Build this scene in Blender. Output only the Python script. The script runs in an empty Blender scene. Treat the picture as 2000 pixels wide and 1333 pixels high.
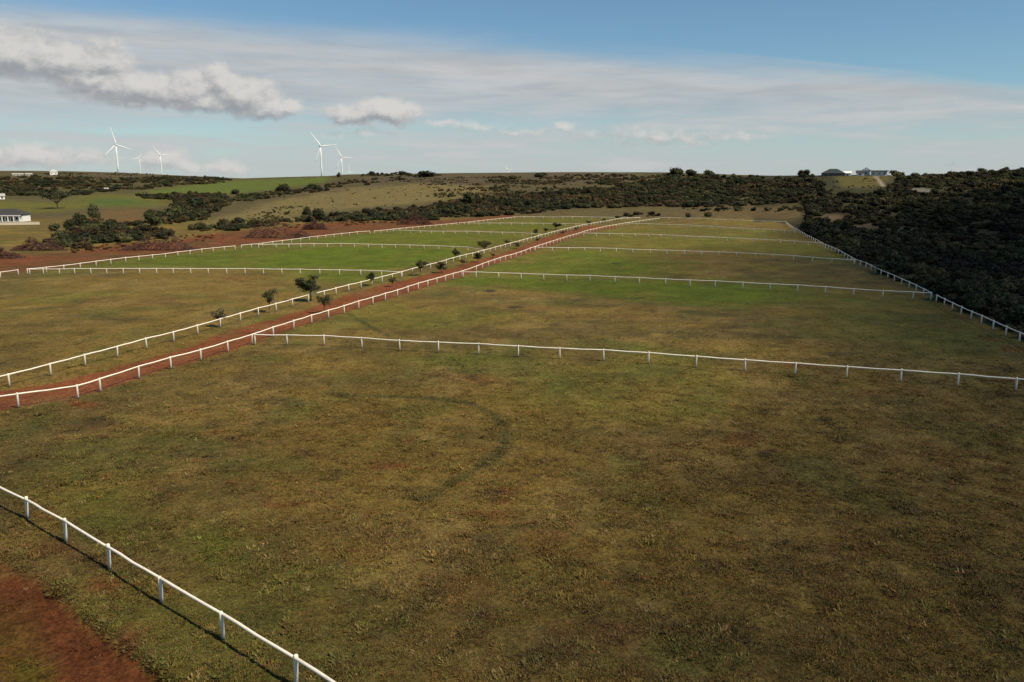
import bpy, bmesh, math, random
import numpy as np
from mathutils import Vector, Matrix, Quaternion
random.seed(7); RNG = np.random.default_rng(7)
S = bpy.context.scene
R = math.radians

# ------------------------------------------------------------------ camera
F = 28.0/36*2000.0          # focal length in photo pixels
HZ = 350.0                  # photo row of eye level
H = 20.0                    # drone height
PITCH = math.atan((666.5-HZ)/F)
cd = bpy.data.cameras.new('camera'); cam = bpy.data.objects.new('camera', cd); S.collection.objects.link(cam)
cd.lens = 28; cd.sensor_width = 36; cd.clip_start = 0.5; cd.clip_end = 60000
cam.location = (0, 0, H); cam.rotation_euler = (math.pi/2-PITCH, 0, 0)
S.camera = cam
S.render.resolution_x = 1024; S.render.resolution_y = 682

# ------------------------------------------------------------------ light
SUN_AZ = math.atan2(0.86, -0.51)          # measured from +Y towards +X
SUN_EL = R(50)
SKY_STRENGTH = 0.08
S.view_settings.view_transform = 'Standard'; S.view_settings.look = 'None'
S.view_settings.exposure = 0.18; S.view_settings.gamma = 1.0; S.view_settings.use_curve_mapping = False
sl = bpy.data.lights.new('sun', 'SUN'); sl.energy = 5.0; sl.angle = R(0.53); sl.color = (1.0, 0.87, 0.67)
sun = bpy.data.objects.new('sun', sl); S.collection.objects.link(sun)
sdir = Vector((math.sin(SUN_AZ)*math.cos(SUN_EL), math.cos(SUN_AZ)*math.cos(SUN_EL), math.sin(SUN_EL)))
sun.rotation_euler = sdir.to_track_quat('Z', 'Y').to_euler(); sun.location = (60, -40, 120)


class NT:
    """small helper for node trees"""
    def __init__(s, tree): s.t = tree; s.n = tree.nodes; s.l = tree.links
    def add(s, typ, **kw):
        n = s.n.new(typ)
        for k, v in kw.items(): setattr(n, k, v)
        return n
    def put(s, sock, v):
        if v is None: return
        if isinstance(v, bpy.types.NodeSocket): s.l.new(v, sock)
        else: sock.default_value = v
    def m(s, op, a, b=None, c=None, clamp=False):
        n = s.n.new('ShaderNodeMath'); n.operation = op; n.use_clamp = clamp
        for i, v in enumerate((a, b, c)): s.put(n.inputs[i], v)
        return n.outputs[0]
    def v(s, op, a, b=None):
        n = s.n.new('ShaderNodeVectorMath'); n.operation = op
        s.put(n.inputs[0], a)
        if b is not None: s.put(n.inputs[1], b)
        return n.outputs['Value'] if op in ('LENGTH', 'DOT_PRODUCT', 'DISTANCE') else n.outputs[0]
    def xyz(s, x, y, z=0.0):
        n = s.n.new('ShaderNodeCombineXYZ')
        for i, q in enumerate((x, y, z)): s.put(n.inputs[i], q)
        return n.outputs[0]
    def noise(s, vec, scale, detail=4, rough=0.55, dist=0.0):
        n = s.n.new('ShaderNodeTexNoise'); s.put(n.inputs['Vector'], vec)
        n.inputs['Scale'].default_value = scale; n.inputs['Detail'].default_value = detail
        n.inputs['Roughness'].default_value = rough; n.inputs['Distortion'].default_value = dist
        return n.outputs[0]
    def ss(s, v, lo, hi, a=0.0, b=1.0):
        n = s.n.new('ShaderNodeMapRange'); n.interpolation_type = 'SMOOTHSTEP'
        s.put(n.inputs['Value'], v); n.inputs['From Min'].default_value = lo; n.inputs['From Max'].default_value = hi
        n.inputs['To Min'].default_value = a; n.inputs['To Max'].default_value = b
        return n.outputs[0]
    def mix(s, f, a, b, mode='MIX'):
        n = s.n.new('ShaderNodeMix'); n.data_type = 'RGBA'; n.blend_type = mode; n.clamp_factor = True
        s.put(n.inputs[0], f)
        for i, q in ((6, a), (7, b)):
            if isinstance(q, (tuple, list)) and len(q) == 3: q = (*q, 1)
            s.put(n.inputs[i], q)
        return n.outputs[2]


def px_dir(X, Y):
    """photo pixel -> world direction"""
    a = (X-1000)/F; b = -(Y-666.5)/F
    c, s_ = math.cos(PITCH), math.sin(PITCH)
    return np.array([a, c+b*s_, -s_+b*c])

def to_px(x, y, z):
    """world points -> photo pixels (used for measuring what lies where)"""
    c, s_ = math.cos(PITCH), math.sin(PITCH)
    dz = z-H
    dep = np.maximum(y*c-dz*s_, 0.5)
    up = y*s_+dz*c
    return 1000+F*x/dep, 666.5-F*up/dep

def px_azel(X, Y):
    d = px_dir(X, Y); d = d/np.linalg.norm(d)
    return math.atan2(d[0], d[1]), math.asin(d[2])

# ------------------------------------------------------------------ sky (world)
W = bpy.data.worlds.new('World'); S.world = W; W.use_nodes = True
wt = W.node_tree; wt.nodes.clear(); w = NT(wt)
sky = w.add('ShaderNodeTexSky', sky_type='NISHITA'); sky.sun_disc = False
sky.sun_elevation = SUN_EL; sky.sun_rotation = SUN_AZ
sky.air_density = 1.0; sky.dust_density = 0.15; sky.ozone_density = 2.2; sky.altitude = 100
tc = w.add('ShaderNodeTexCoord'); dirv = tc.outputs['Generated']
sp = w.add('ShaderNodeSeparateXYZ'); w.l.new(dirv, sp.inputs[0]); dx, dy, dz = sp.outputs
zz = w.m('MAXIMUM', dz, 0.02)
pX = w.m('DIVIDE', dx, zz); pY = w.m('DIVIDE', dy, zz)      # the cirrus deck as a plane overhead
edge = w.m('SUBTRACT', pY, w.m('MULTIPLY_ADD', pX, 0.55, 6.2))
wob = w.noise(w.xyz(pX, pY), 0.33, 5, 0.55)
along = w.m('ADD', w.m('MULTIPLY', pX, 0.86), w.m('MULTIPLY', pY, 0.5))
across = w.m('SUBTRACT', w.m('MULTIPLY', pY, 0.86), w.m('MULTIPLY', pX, 0.5))
streak = w.noise(w.xyz(w.m('MULTIPLY', along, 0.10), w.m('MULTIPLY', across, 0.55)), 1.0, 6, 0.6, 0.4)
streak3 = w.noise(w.xyz(w.m('MULTIPLY', along, 0.22), w.m('MULTIPLY', across, 0.9), 5.0), 1.0, 6, 0.62, 0.6)
streak2 = w.noise(w.xyz(w.m('MULTIPLY', along, 0.30), w.m('MULTIPLY', across, 1.6)), 1.0, 5, 0.6, 0.3)
deck = w.ss(w.m('ADD', edge, w.m('MULTIPLY_ADD', wob, 2.0, -1.0)), -0.4, 1.3)
# a thinner band of the deck reaching forward on the right
edge2 = w.m('SUBTRACT', pY, w.m('MULTIPLY_ADD', pX, 0.50, 5.9))
band = w.m('MULTIPLY', w.ss(w.m('ADD', edge2, w.m('MULTIPLY_ADD', streak, 2.4, -1.2)), -0.1, 0.8), w.ss(pX, 0.0, 3.5))
deck = w.m('MAXIMUM', deck, w.m('MULTIPLY', band, 0.8))
# deck thins towards the horizon into streaks
far = w.ss(pY, 8.5, 17.0)
az = w.m('ARCTAN2', dx, dy); el = w.m('ARCSINE', dz)
low1 = w.noise(w.xyz(w.m('MULTIPLY', az, 4.0), w.m('MULTIPLY', el, 38.0), 3.0), 1.0, 5, 0.55, 0.5)
low2 = w.noise(w.xyz(w.m('MULTIPLY', az, 11.0), w.m('MULTIPLY', el, 90.0), 7.0), 1.0, 4, 0.55, 0.3)
dens_near = w.ss(w.m('MULTIPLY_ADD', streak2, 0.4, w.m('MULTIPLY', streak3, 0.6)), 0.34, 0.62, 0.80, 1.0)
dens_far = w.ss(w.m('MULTIPLY_ADD', low1, 0.65, w.m('MULTIPLY', low2, 0.35)), 0.38, 0.64, 0.12, 0.92)
mixf = w.m('ADD', w.m('MULTIPLY', dens_near, w.m('SUBTRACT', 1.0, far)), w.m('MULTIPLY', dens_far, far))
cir = w.m('MULTIPLY', deck, mixf, clamp=True)
K = 1.0/SKY_STRENGTH
cirrus_col = w.mix(w.ss(w.m('MULTIPLY_ADD', low2, 0.5, w.m('MULTIPLY', low1, 0.5)), 0.3, 0.7), (0.375*K, 0.395*K, 0.415*K), (0.49*K, 0.50*K, 0.505*K))
skyblue = w.mix(1.0, sky.outputs[0], (0.79, 0.98, 1.03), 'MULTIPLY')
skyhaze = w.mix(w.ss(dz, 0.10, -0.01, 0.0, 0.75), skyblue, (0.40*K, 0.46*K, 0.50*K))
col = w.mix(cir, skyhaze, cirrus_col)
# cumulus: heaps at fixed directions, broken up by noise
blobs = []
for X, Y, rx, ry, g in [(20, 105, 150, 46, 1.0), (130, 120, 110, 40, 1.0), (205, 118, 60, 40, .7), (275, 172, 130, 38, 1.0), (360, 178, 110, 42, 1.0),
                     (430, 158, 45, 34, .8), (470, 185, 80, 42, 1.0), (520, 212, 80, 26, .9), (400, 200, 130, 24, .9), (170, 150, 90, 22, .8),
                     (690, 220, 70, 24, .8), (755, 217, 80, 28, 1.05), (930, 250, 85, 15, .34), (1105, 244, 40, 12, .42), (1270, 268, 170, 24, .30), (1350, 275, 60, 14, .34), (880, 243, 60, 11, .32), (1010, 258, 70, 10, .30), (1190, 262, 60, 11, .32), (1450, 264, 80, 11, .28), (700, 262, 80, 9, .26),
                     (60, 305, 130, 24, .66), (320, 315, 55, 24, .72), (365, 322, 34, 18, .66), (440, 327, 60, 14, .62), (165, 312, 50, 16, .55)]:
    a, e = px_azel(X, Y)
    blobs.append((a, e, F/rx, F/ry, g))
cg = bpy.data.node_groups.new('cumulus_field', 'ShaderNodeTree')
cg.interface.new_socket('Vector', in_out='INPUT', socket_type='NodeSocketVector')
cg.interface.new_socket('Density', in_out='OUTPUT', socket_type='NodeSocketFloat')
g = NT(cg); gi = g.add('NodeGroupInput'); go = g.add('NodeGroupOutput')
wv = g.add('ShaderNodeTexNoise'); g.l.new(gi.outputs[0], wv.inputs['Vector'])
wv.inputs['Scale'].default_value = 26; wv.inputs['Detail'].default_value = 5; wv.inputs['Roughness'].default_value = 0.6
off = g.v('MULTIPLY', g.v('SUBTRACT', wv.outputs['Color'], (0.5, 0.5, 0.5)), (0.055, 0.028, 0.0))
pos = g.v('ADD', gi.outputs[0], off)
acc = None
for a, e, sx, sy, gg in blobs:
    d = g.v('LENGTH', g.v('MULTIPLY', g.v('SUBTRACT', pos, (a, e, 0)), (sx, sy, 0)))
    d = g.m('MULTIPLY', g.m('SUBTRACT', 1.0, d), gg)
    acc = d if acc is None else g.m('SMOOTH_MAX', acc, d, 0.12)
fine = g.noise(g.v('MULTIPLY', gi.outputs[0], (1.0, 1.5, 1.0)), 48, 7, 0.6)
g.l.new(g.m('ADD', acc, g.m('MULTIPLY_ADD', fine, 0.75, -0.375)), go.inputs[0])
def field(vec):
    n = w.add('ShaderNodeGroup'); n.node_tree = cg; w.l.new(vec, n.inputs[0]); return n.outputs[0]
cv = w.xyz(az, el, 0.0)
D0 = field(cv)
D1 = field(w.v('ADD', cv, (0.008, 0.011, 0)))
bil = w.noise(w.v('MULTIPLY', cv, (1.0, 1.6, 1.0)), 75, 6, 0.62, 0.3)
alpha = w.m('MULTIPLY', w.ss(D0, -0.05, 0.44, 0.0, 0.90), w.ss(bil, 0.2, 0.5, 0.72, 1.0))
lit = w.ss(w.m('SUBTRACT', D0, D1), -0.26, 0.34)
lit = w.ss(w.m('ADD', w.m('SUBTRACT', D0, D1), w.m('MULTIPLY_ADD', bil, 0.9, -0.45)), -0.50, 0.58)
cum = w.mix(lit, (0.27*K, 0.285*K, 0.305*K), (0.60*K, 0.58*K, 0.55*K))
cum = w.mix(w.ss(el, 0.05, 0.0, 0.0, 0.5), cum, (0.52*K, 0.52*K, 0.51*K))
col = w.mix(alpha, col, cum)
bg = w.add('ShaderNodeBackground'); w.l.new(col, bg.inputs[0]); bg.inputs[1].default_value = SKY_STRENGTH
wo = w.add('ShaderNodeOutputWorld'); w.l.new(bg.outputs[0], wo.inputs[0])
W.cycles.sampling_method = 'MANUAL'; W.cycles.sample_map_resolution = 512

# ------------------------------------------------------------------ helpers
def link(name, data, parent=None, label=None, cat=None, group=None, kind=None):
    o = bpy.data.objects.new(name, data); S.collection.objects.link(o)
    if parent: o.parent = parent
    if label: o['label'] = label
    if cat: o['category'] = cat
    if group: o['group'] = group
    if kind: o['kind'] = kind
    return o

TAB = RNG.random((256, 256))
def vnoise(x, y):
    xi = np.floor(x).astype(np.int64); yi = np.floor(y).astype(np.int64)
    fx = x-xi; fy = y-yi
    fx = fx*fx*(3-2*fx); fy = fy*fy*(3-2*fy)
    a = TAB[xi & 255, yi & 255]; b = TAB[(xi+1) & 255, yi & 255]
    c = TAB[xi & 255, (yi+1) & 255]; d = TAB[(xi+1) & 255, (yi+1) & 255]
    return (a*(1-fx)+b*fx)*(1-fy)+(c*(1-fx)+d*fx)*fy
def fbm(x, y, scale, octv=4, seed=0.0):
    v = 0; amp = 1; tot = 0; f_ = 1/scale
    for i in range(octv):
        v = v+amp*vnoise(x*f_+seed*17.3+i*31.7, y*f_+seed*9.1+i*57.9); tot += amp; amp *= .5; f_ *= 2.03
    return v/tot
def sst(v, a, b):
    t = np.clip((v-a)/(b-a), 0, 1); return t*t*(3-2*t)
def inpoly(X, Y, poly):
    P = np.array(poly, float); inside = np.zeros(X.shape, bool)
    for i in range(len(P)):
        x0, y0 = P[i]; x1, y1 = P[i-1]
        if y0 == y1: continue
        c = ((y0 > Y) != (y1 > Y)) & (X < (x1-x0)*(Y-y0)/(y1-y0)+x0)
        inside ^= c
    return inside
def soft(X, Y, poly, jx=8, jy=3):
    """soft-edged polygon test; 0..1"""
    out = np.zeros(X.shape)
    P = np.array(poly, float)
    m = (X > P[:, 0].min()-2*jx) & (X < P[:, 0].max()+2*jx) & (Y > P[:, 1].min()-2*jy) & (Y < P[:, 1].max()+2*jy)
    if not m.any(): return out
    x, y = X[m], Y[m]; acc = np.zeros(x.shape)
    for ox, oy in [(-1, -1), (0, -1), (1, -1), (-1, 0), (0, 0), (1, 0), (-1, 1), (0, 1), (1, 1)]:
        acc += inpoly(x+ox*jx, y+oy*jy, poly)
    out[m] = acc/9
    return out

# ------------------------------------------------------------------ terrain height
RIDGE = [(-150, 334, 1100), (0, 334, 1100), (100, 334, 1100), (228, 337, 1100), (330, 342, 1100), (440, 347, 1150), (470, 349, 1150), (560, 346, 1100), (640, 344, 1050),
         (680, 341, 1000), (760, 340, 950), (900, 338.5, 900), (1000, 337.5, 900), (1120, 336.5, 880), (1250, 337, 850), (1310, 337, 800), (1400, 340, 750),
         (1500, 343, 680), (1590, 343, 610), (1640, 342, 600), (1735, 342, 600), (1780, 347, 700), (1850, 344, 700), (1900, 339, 680), (2000, 334, 650), (2200, 328, 620)]
RA = []; RB = []; RD = []
for X, Y, D in RIDGE:
    d = px_dir(X, Y); RA.append(d[0]/d[1]); RB.append(d[2]/d[1]); RD.append(D)
D0A = [-.7, -.3, 0, .3, .42, .6, .8]; D0V = [430, 430, 410, 390, 300, 190, 150]
CORNER = [(-300, 1000), (0, 1100), (70, 1126), (155, 1195), (235, 1262), (345, 1340), (450, 1500), (-300, 1500)]
def height(x, y):
    x = np.asarray(x, float); y = np.asarray(y, float)
    yy = np.maximum(y, 1.0); a = np.clip(x/yy, -.9, .9)
    b = np.interp(a, RA, RB); Dr = np.interp(a, RA, RD); d0 = np.interp(a, D0A, D0V)
    zr = H+b*Dr
    t = np.clip((y-d0)/(Dr-d0), 0, 1)
    s_ = t**1.35*(1-.0*t)
    z = zr*s_
    far_ = H+b*np.minimum(y, 3500)-.007*np.maximum(y-Dr, 0)
    z = np.where(y > Dr, far_, z)
    # valley right of the paddocks
    edge_ = np.interp(y, [60, 95, 130, 186, 230, 340, 420], [54, 63, 70.5, 81.5, 91, 118, 140])
    z = z-6.0*sst(x-edge_, 4, 60)*(1-sst(y, 300, 520))
    # undulation
    hill = sst(y, 380, 700)
    z = z+(fbm(x, y, 140, 3, 1)-.5)*3.0*hill*(1-.7*t)
    z = z+(fbm(x, y, 14, 3, 2)-.5)*0.30
    near = (y > 5) & (y < 60)
    if np.any(near):
        X, Y = to_px(x, y, np.zeros_like(z))
        c = soft(X, Y, CORNER, 9, 9)
        z = z-np.where(near, 0.30*c, 0)
    return z
def hz(x, y): return float(height(np.array([x]), np.array([y]))[0])

def ground(X, Y, z=0.0):
    d = px_dir(X, Y); t = (z-H)/d[2]
    return d[0]*t, d[1]*t
def hit(X, Y, y0=60, y1=3000):
    """first place where the line of sight through a photo pixel meets the terrain"""
    d = px_dir(X, Y)/px_dir(X, Y)[1]
    ys = np.concatenate([np.arange(y0, 400, 1.0), np.arange(400, y1, 2.0)])
    g_ = height(d[0]*ys, ys); r = H+d[2]*ys
    k = np.nonzero(r <= g_)[0]
    i = k[0] if len(k) else len(ys)-1
    return d[0]*ys[i], ys[i], g_[i]

# ------------------------------------------------------------------ fences: rail lines read off the photo
FENCES = [
 ('white rail fence in the foreground beside the red dirt corner', [(-220, 838), (-150, 873), (-70, 916), (-8, 948), (49, 975), (125, 1020), (210, 1070), (312, 1130), (432, 1197), (575, 1285), (760, 1400), (985, 1540)], 0),
 ('long white rail fence along the right side of the red lane', [(-95, 787), (33, 771), (150, 754), (194, 741.5), (269.5, 717), (332.5, 699), (391, 683), (444, 667), (491, 653), (533, 639.5), (573, 627), (608, 616.5), (641, 606.5), (672, 597.5), (700, 589), (728, 581), (752, 573.5), (776, 566.5), (797, 560), (817, 554), (835, 548.7), (853, 543.5), (870, 538.5), (885, 534.5), (902, 530), (930, 520), (953, 512), (986, 501), (1032, 486.5), (1075, 472.5), (1100, 464.5), (1145, 451), (1180, 443), (1225, 435), (1287, 426.5)], 25),
 ('long white rail fence along the left, sapling-lined side of the red lane', [(-75, 752), (16, 731), (97, 711), (164.5, 693), (227.5, 677), (285, 662), (338, 649), (385, 636), (429, 624), (469, 613), (504, 603), (539, 594), (571, 585), (602, 576.5), (633, 569), (656, 563), (681, 557), (705, 551), (726, 545), (746, 540), (766, 535), (785.5, 530), (805, 524.5), (827, 519), (849, 514), (875, 507), (912, 497), (943, 489), (1017, 470), (1085, 451.5), (1145, 438), (1210, 427), (1250, 425)], 22),
 ('nearest white cross fence, spanning the paddock right of the lane', [(497, 653.5), (560, 654.5), (632, 657), (706, 661), (780, 665), (856, 668.5), (934, 672), (1012, 676.5), (1093, 681), (1179, 685), (1267, 690), (1360, 696), (1456, 702), (1554, 709), (1655, 715), (1761, 722.5), (1873, 730.5), (1987, 739.5), (2106, 749), (2235, 759)], 0),
 ('second white cross fence right of the lane, edged by bright green grass', [(905, 531.5), (930, 532), (974, 533.5), (1018, 534.5), (1062, 536), (1107, 537.5), (1152, 539), (1201, 541), (1249, 543), (1300, 545), (1348, 547), (1397, 549), (1451, 552), (1504, 555), (1558, 558), (1612, 561), (1668, 564), (1725, 567.5), (1784, 571), (1819, 573)], 0),
 ('third white cross fence counted away from the camera, right of the lane', [(1046, 483.5), (1079, 484), (1109.5, 484.2), (1142, 484.5), (1172.5, 485), (1204, 485.8), (1236, 487), (1269.5, 488), (1302.5, 489), (1337, 490), (1371, 491), (1404, 492.3), (1439, 493.8), (1475.6, 495.6), (1512, 497.6), (1550, 499.8), (1587.5, 502.3), (1625, 504.8), (1668, 507)], 0),
 ('fourth white cross fence counted away from the camera, right of the lane', [(1140, 455.5), (1160, 456), (1209, 456.8), (1260, 458), (1310, 459.8), (1365, 462), (1416, 464), (1470, 467), (1524, 470), (1581, 473.4), (1607, 475)], 4.6),
 ('fifth white cross fence right of the lane, last before the far end', [(1225, 436.5), (1265, 437.5), (1305, 439), (1349, 440.8), (1390, 442.4), (1434, 444.6), (1478, 447), (1524, 450), (1552, 452)], 4.8),
 ('far end white fence closing the paddocks right of the lane', [(1287, 425.5), (1330, 426), (1370, 427), (1400, 428.5), (1442, 430.3), (1481, 432), (1535, 433.5)], 5),
 ('far stretch of white boundary fence along the dark bush, beyond the gap', [(1535, 433.5), (1552, 446), (1574, 458), (1607, 475), (1640, 489.5), (1668, 505), (1675, 507.5), (1691, 513.5), (1697.7, 516.5), (1705, 520), (1713, 524), (1721, 527.7), (1729.6, 531), (1739, 535), (1748, 538.8), (1758, 543), (1770, 548), (1782, 553.2), (1793, 559), (1806.6, 565.5), (1820, 572)], 5),
 ('near stretch of white boundary fence along the dark bush, running out of the right edge', [(1829.5, 577), (1845, 584), (1861, 592), (1878, 600), (1898, 609), (1918, 618), (1941, 628), (1966, 639), (1993, 651), (2022, 665), (2056, 682)], 0),
 ('short white boundary fence at the left edge before the gateway', [(-70, 542), (-35, 537), (0, 532.5), (35, 527.5)], 0),
 ('white boundary fence at left in front of red soil, from gateway to gap', [(53, 526), (90, 522.5), (124, 519), (156, 515), (187, 511), (216, 507.5), (245, 504.3), (271, 501.8), (297.5, 498.7), (322.5, 495.5), (347, 492.5), (370.5, 490), (394, 487), (416, 484.6), (437.5, 482.5), (459, 480.5)], 0),
 ('white boundary fence at left behind the second paddock, between two gaps', [(471, 479), (491, 477), (512.5, 474.8), (532.5, 472.3), (551, 470), (569, 468), (587, 466), (604, 463.5), (620, 461.5), (636, 459.8), (652, 458), (667, 456.3), (682.5, 454.8), (697.5, 453.3), (722.5, 452)], 0),
 ('white boundary fence at left behind the third paddock, past the second gap', [(731, 451.5), (770, 447.5), (807.5, 444), (850, 440), (892.5, 436)], 4.4),
 ('farthest white boundary fence at left, ending at the far cross fence', [(897, 435.3), (950, 430), (1005, 424)], 4.6),
 ('nearest white cross fence left of the lane, above tawny grass', [(57, 526), (84, 525.3), (115, 525.2), (145, 525), (177, 525), (207.5, 525), (240, 525), (272, 525), (305.5, 525), (338, 525), (372, 525), (406, 525), (442.5, 525), (478, 525), (514, 525.2), (550, 525.4), (586, 525.8), (624, 526.3), (663, 527), (704.5, 528), (745, 529.3), (784, 531)], 0),
 ('second white cross fence left of the lane, across bright green pasture', [(505, 478), (539, 477.2), (564, 477), (587.5, 476.6), (613, 476.5), (639, 476.5), (665.5, 476.7), (692, 477), (719, 477.5), (746, 478), (772.5, 478.6), (800, 479.3), (828, 480), (857, 480.8), (885.5, 481.7), (914, 483), (944, 488)], 0),
 ('third white cross fence counted away from the camera, left of the lane', [(762, 449.5), (790, 450.5), (830, 451.7), (873, 452.3), (917, 452.8), (960, 453.4), (1006, 454.4), (1055, 458)], 4.6),
 ('fourth white cross fence counted away from the camera, left of the lane', [(915, 435.5), (960, 436), (1035, 436.3), (1107, 437), (1145, 438)], 4.8),
 ('farthest white cross fence left of the lane, below the dark hedgerow', [(1005, 424), (1050, 423.6), (1095, 424), (1145, 424), (1200, 425), (1250, 426)], 5),
]
RAILZ = 1.28
def run_points(px, every):
    """posts of one fence: the marked ones up to index `every`, evenly spaced beyond it"""
    P = [np.array(ground(X, Y, RAILZ)) for X, Y in px]
    if every == 0: return P
    k = int(every) if every >= 20 else 0
    step = 4.8 if every >= 20 else float(every)
    out = P[:k+1]; rest = P[k:]
    cum_ = [0]
    for i in range(1, len(rest)): cum_.append(cum_[-1]+np.hypot(*(rest[i]-rest[i-1])))
    n = max(1, round(cum_[-1]/step))
    for j in range(1, n+1):
        s_ = cum_[-1]*j/n
        out.append(np.array([np.interp(s_, cum_, [q[0] for q in rest]), np.interp(s_, cum_, [q[1] for q in rest])]))
    return out
RUNS = [(lab, run_points(px, ev)) for lab, px, ev in FENCES]
LANE_R = np.array(RUNS[1][1]); LANE_L = np.array(RUNS[2][1]); RIGHT = np.array(list(reversed(RUNS[10][1]))+list(reversed(RUNS[9][1])))
LEFTB = np.array(RUNS[11][1]+RUNS[12][1]+RUNS[13][1]+RUNS[14][1]+RUNS[15][1])
def dist_line(x, y, L):
    """distance to a polyline, capped"""
    best = np.full(x.shape, 1e9)
    for i in range(len(L)-1):
        ax, ay = L[i]; bx, by = L[i+1]; ux, uy = bx-ax, by-ay
        t = np.clip(((x-ax)*ux+(y-ay)*uy)/(ux*ux+uy*uy), 0, 1)
        best = np.minimum(best, np.hypot(x-ax-t*ux, y-ay-t*uy))
    return best

# ------------------------------------------------------------------ ground colours (albedo)
C_DRY = np.array([.150, .103, .027]); C_OLIVE = np.array([.104, .080, .025]); C_GREEN = np.array([.083, .112, .011]); C_RED = np.array([.165, .054, .021])
C_TAN = np.array([.142, .114, .044]); C_SCRUB = np.array([.040, .037, .018]); C_BROWN = np.array([.105, .072, .027]); C_DARK = np.array([.030, .026, .014])
C_PALE = np.array([.22, .19, .14])
TRACK_L = [(-200, 790), (0, 764), (105, 751), (175, 731), (280, 703), (385, 671), (437, 651), (525, 627), (612, 601), (662, 582), (714, 567), (766, 552), (831, 537), (896, 520), (961, 501), (1000, 489), (1050, 470), (1100, 453), (1150, 442), (1190, 435)]
TRACK_W = [ground(X, Y) for X, Y in TRACK_L]
TRACK_POLY = TRACK_W+[tuple(p+np.array([-.45, .1])) for p in LANE_R[::-1] if p[1] < 345]
GREENS = [  # photo polygons, strength, softness x / y
 ([(868, 547), (905, 535), (1000, 537), (1200, 544), (1420, 553), (1540, 560), (1560, 580), (1480, 596), (1400, 600), (1250, 588), (1080, 570), (960, 560), (880, 556)], .9, 45, 5),
 ([(1380, 552), (1640, 566), (1800, 582), (1760, 600), (1560, 600), (1400, 598)], .40, 70, 7),
 ([(905, 530), (985, 503), (1040, 486), (1200, 488), (1330, 510), (1300, 543), (1000, 536)], .8, 50, 4),
 ([(470, 523), (560, 484), (700, 479), (900, 484), (935, 492), (800, 524), (700, 527)], 1.0, 30, 3),
 ([(120, 522), (300, 500), (460, 483), (560, 484), (480, 523)], .75, 40, 3),
 ([(540, 526), (740, 530), (780, 532), (720, 556), (600, 545), (560, 536)], .85, 30, 5),
 ([(520, 474), (640, 461), (770, 451), (1050, 458), (945, 484), (800, 478), (640, 476)], .8, 30, 2),
 ([(800, 447), (900, 437), (1130, 438), (1060, 455), (950, 452)], .65, 25, 2),
 ([(1000, 426), (1200, 427), (1150, 435), (960, 434)], .6, 20, 2),
 ([(1060, 476), (1150, 457), (1330, 462), (1560, 476), (1640, 500), (1400, 489), (1200, 484)], .45, 40, 4),
 ([(1480, 470), (1600, 476), (1660, 503), (1590, 500)], .4, 20, 4),
 ([(1180, 448), (1230, 438), (1540, 452), (1590, 470), (1400, 462), (1200, 455)], .25, 30, 3),
 ([(1560, 600), (1830, 590), (1990, 690), (1800, 700), (1600, 650)], .35, 60, 15),
 ([(700, 700), (1000, 690), (1100, 715), (800, 720)], .35, 50, 10),
 ([(355, 1030), (480, 1030), (470, 1110), (380, 1110)], .55, 30, 20),
 ([(30, 950), (260, 960), (330, 1080), (180, 1050), (60, 1000)], .40, 40, 25),
 ([(20, 1290), (110, 1290), (110, 1400), (0, 1400)], .5, 12, 10),
 ([(-40, 1180), (60, 1190), (90, 1260), (60, 1330), (-40, 1340)], .3, 18, 22),
]
REDS = [  # x, y, rx, ry, strength
 (750, 911, 42, 16, .75), (962, 1003, 45, 22, .7), (985, 962, 40, 14, .5), (545, 990, 45, 14, .55), (1440, 862, 42, 16, .55), (1500, 886, 40, 12, .35), (1050, 1055, 60, 20, .4),
 (160, 790, 28, 10, .8), (205, 1150, 46, 26, .75), (255, 1245, 46, 36, .85), (110, 1075, 40, 22, .35), (1580, 717, 60, 7, .55), (1720, 768, 90, 8, .35), (1830, 890, 120, 30, .25), (1830, 640, 60, 8, .3),
 (1850, 617, 20, 5, .6), (1930, 660, 24, 7, .7), (1970, 685, 26, 7, .6), (960, 742, 60, 14, .35), (900, 1150, 90, 40, .25), (1650, 1070, 120, 40, .3), (1180, 1230, 120, 40, .25), (640, 1180, 80, 40, .2),
 (230, 835, 90, 14, .3), (600, 885, 30, 16, .3), (470, 545, 70, 5, .45), (60, 560, 80, 8, .25), (300, 590, 160, 14, .22), (1000, 600, 90, 12, .25), (1250, 620, 140, 14, .22), (430, 850, 60, 14, .3), (1250, 780, 120, 30, .22), (70, 1010, 40, 20, .25),
]
DARKS = [(1500, 888, 26, 9, .7), (1612, 818, 18, 5, .8), (1118, 1105, 18, 6, .8), (955, 569, 14, 2.5, .9), (962, 577, 7, 2, .7), (1006, 600, 12, 2.5, .9), (545, 785, 40, 9, .45), (660, 818, 40, 9, .4), (200, 826, 34, 7, .5), (590, 890, 30, 14, .35),
 (1460, 1255, 26, 22, .6), (1610, 1180, 30, 14, .6), (1395, 1110, 30, 14, .45), (1490, 510, 60, 2.5, .35), (1200, 515, 10, 1.5, .6), (95, 875, 14, 10, .5), (1245, 583, 10, 2, .8), (1210, 655, 14, 2.5, .5), (1540, 660, 22, 3, .5), (1660, 690, 40, 4, .4), (1430, 640, 30, 3, .4), (1690, 625, 26, 3, .4), (1750, 1000, 60, 16, .3), (40, 905, 26, 12, .3), (1900, 1120, 70, 30, .25)]
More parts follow.
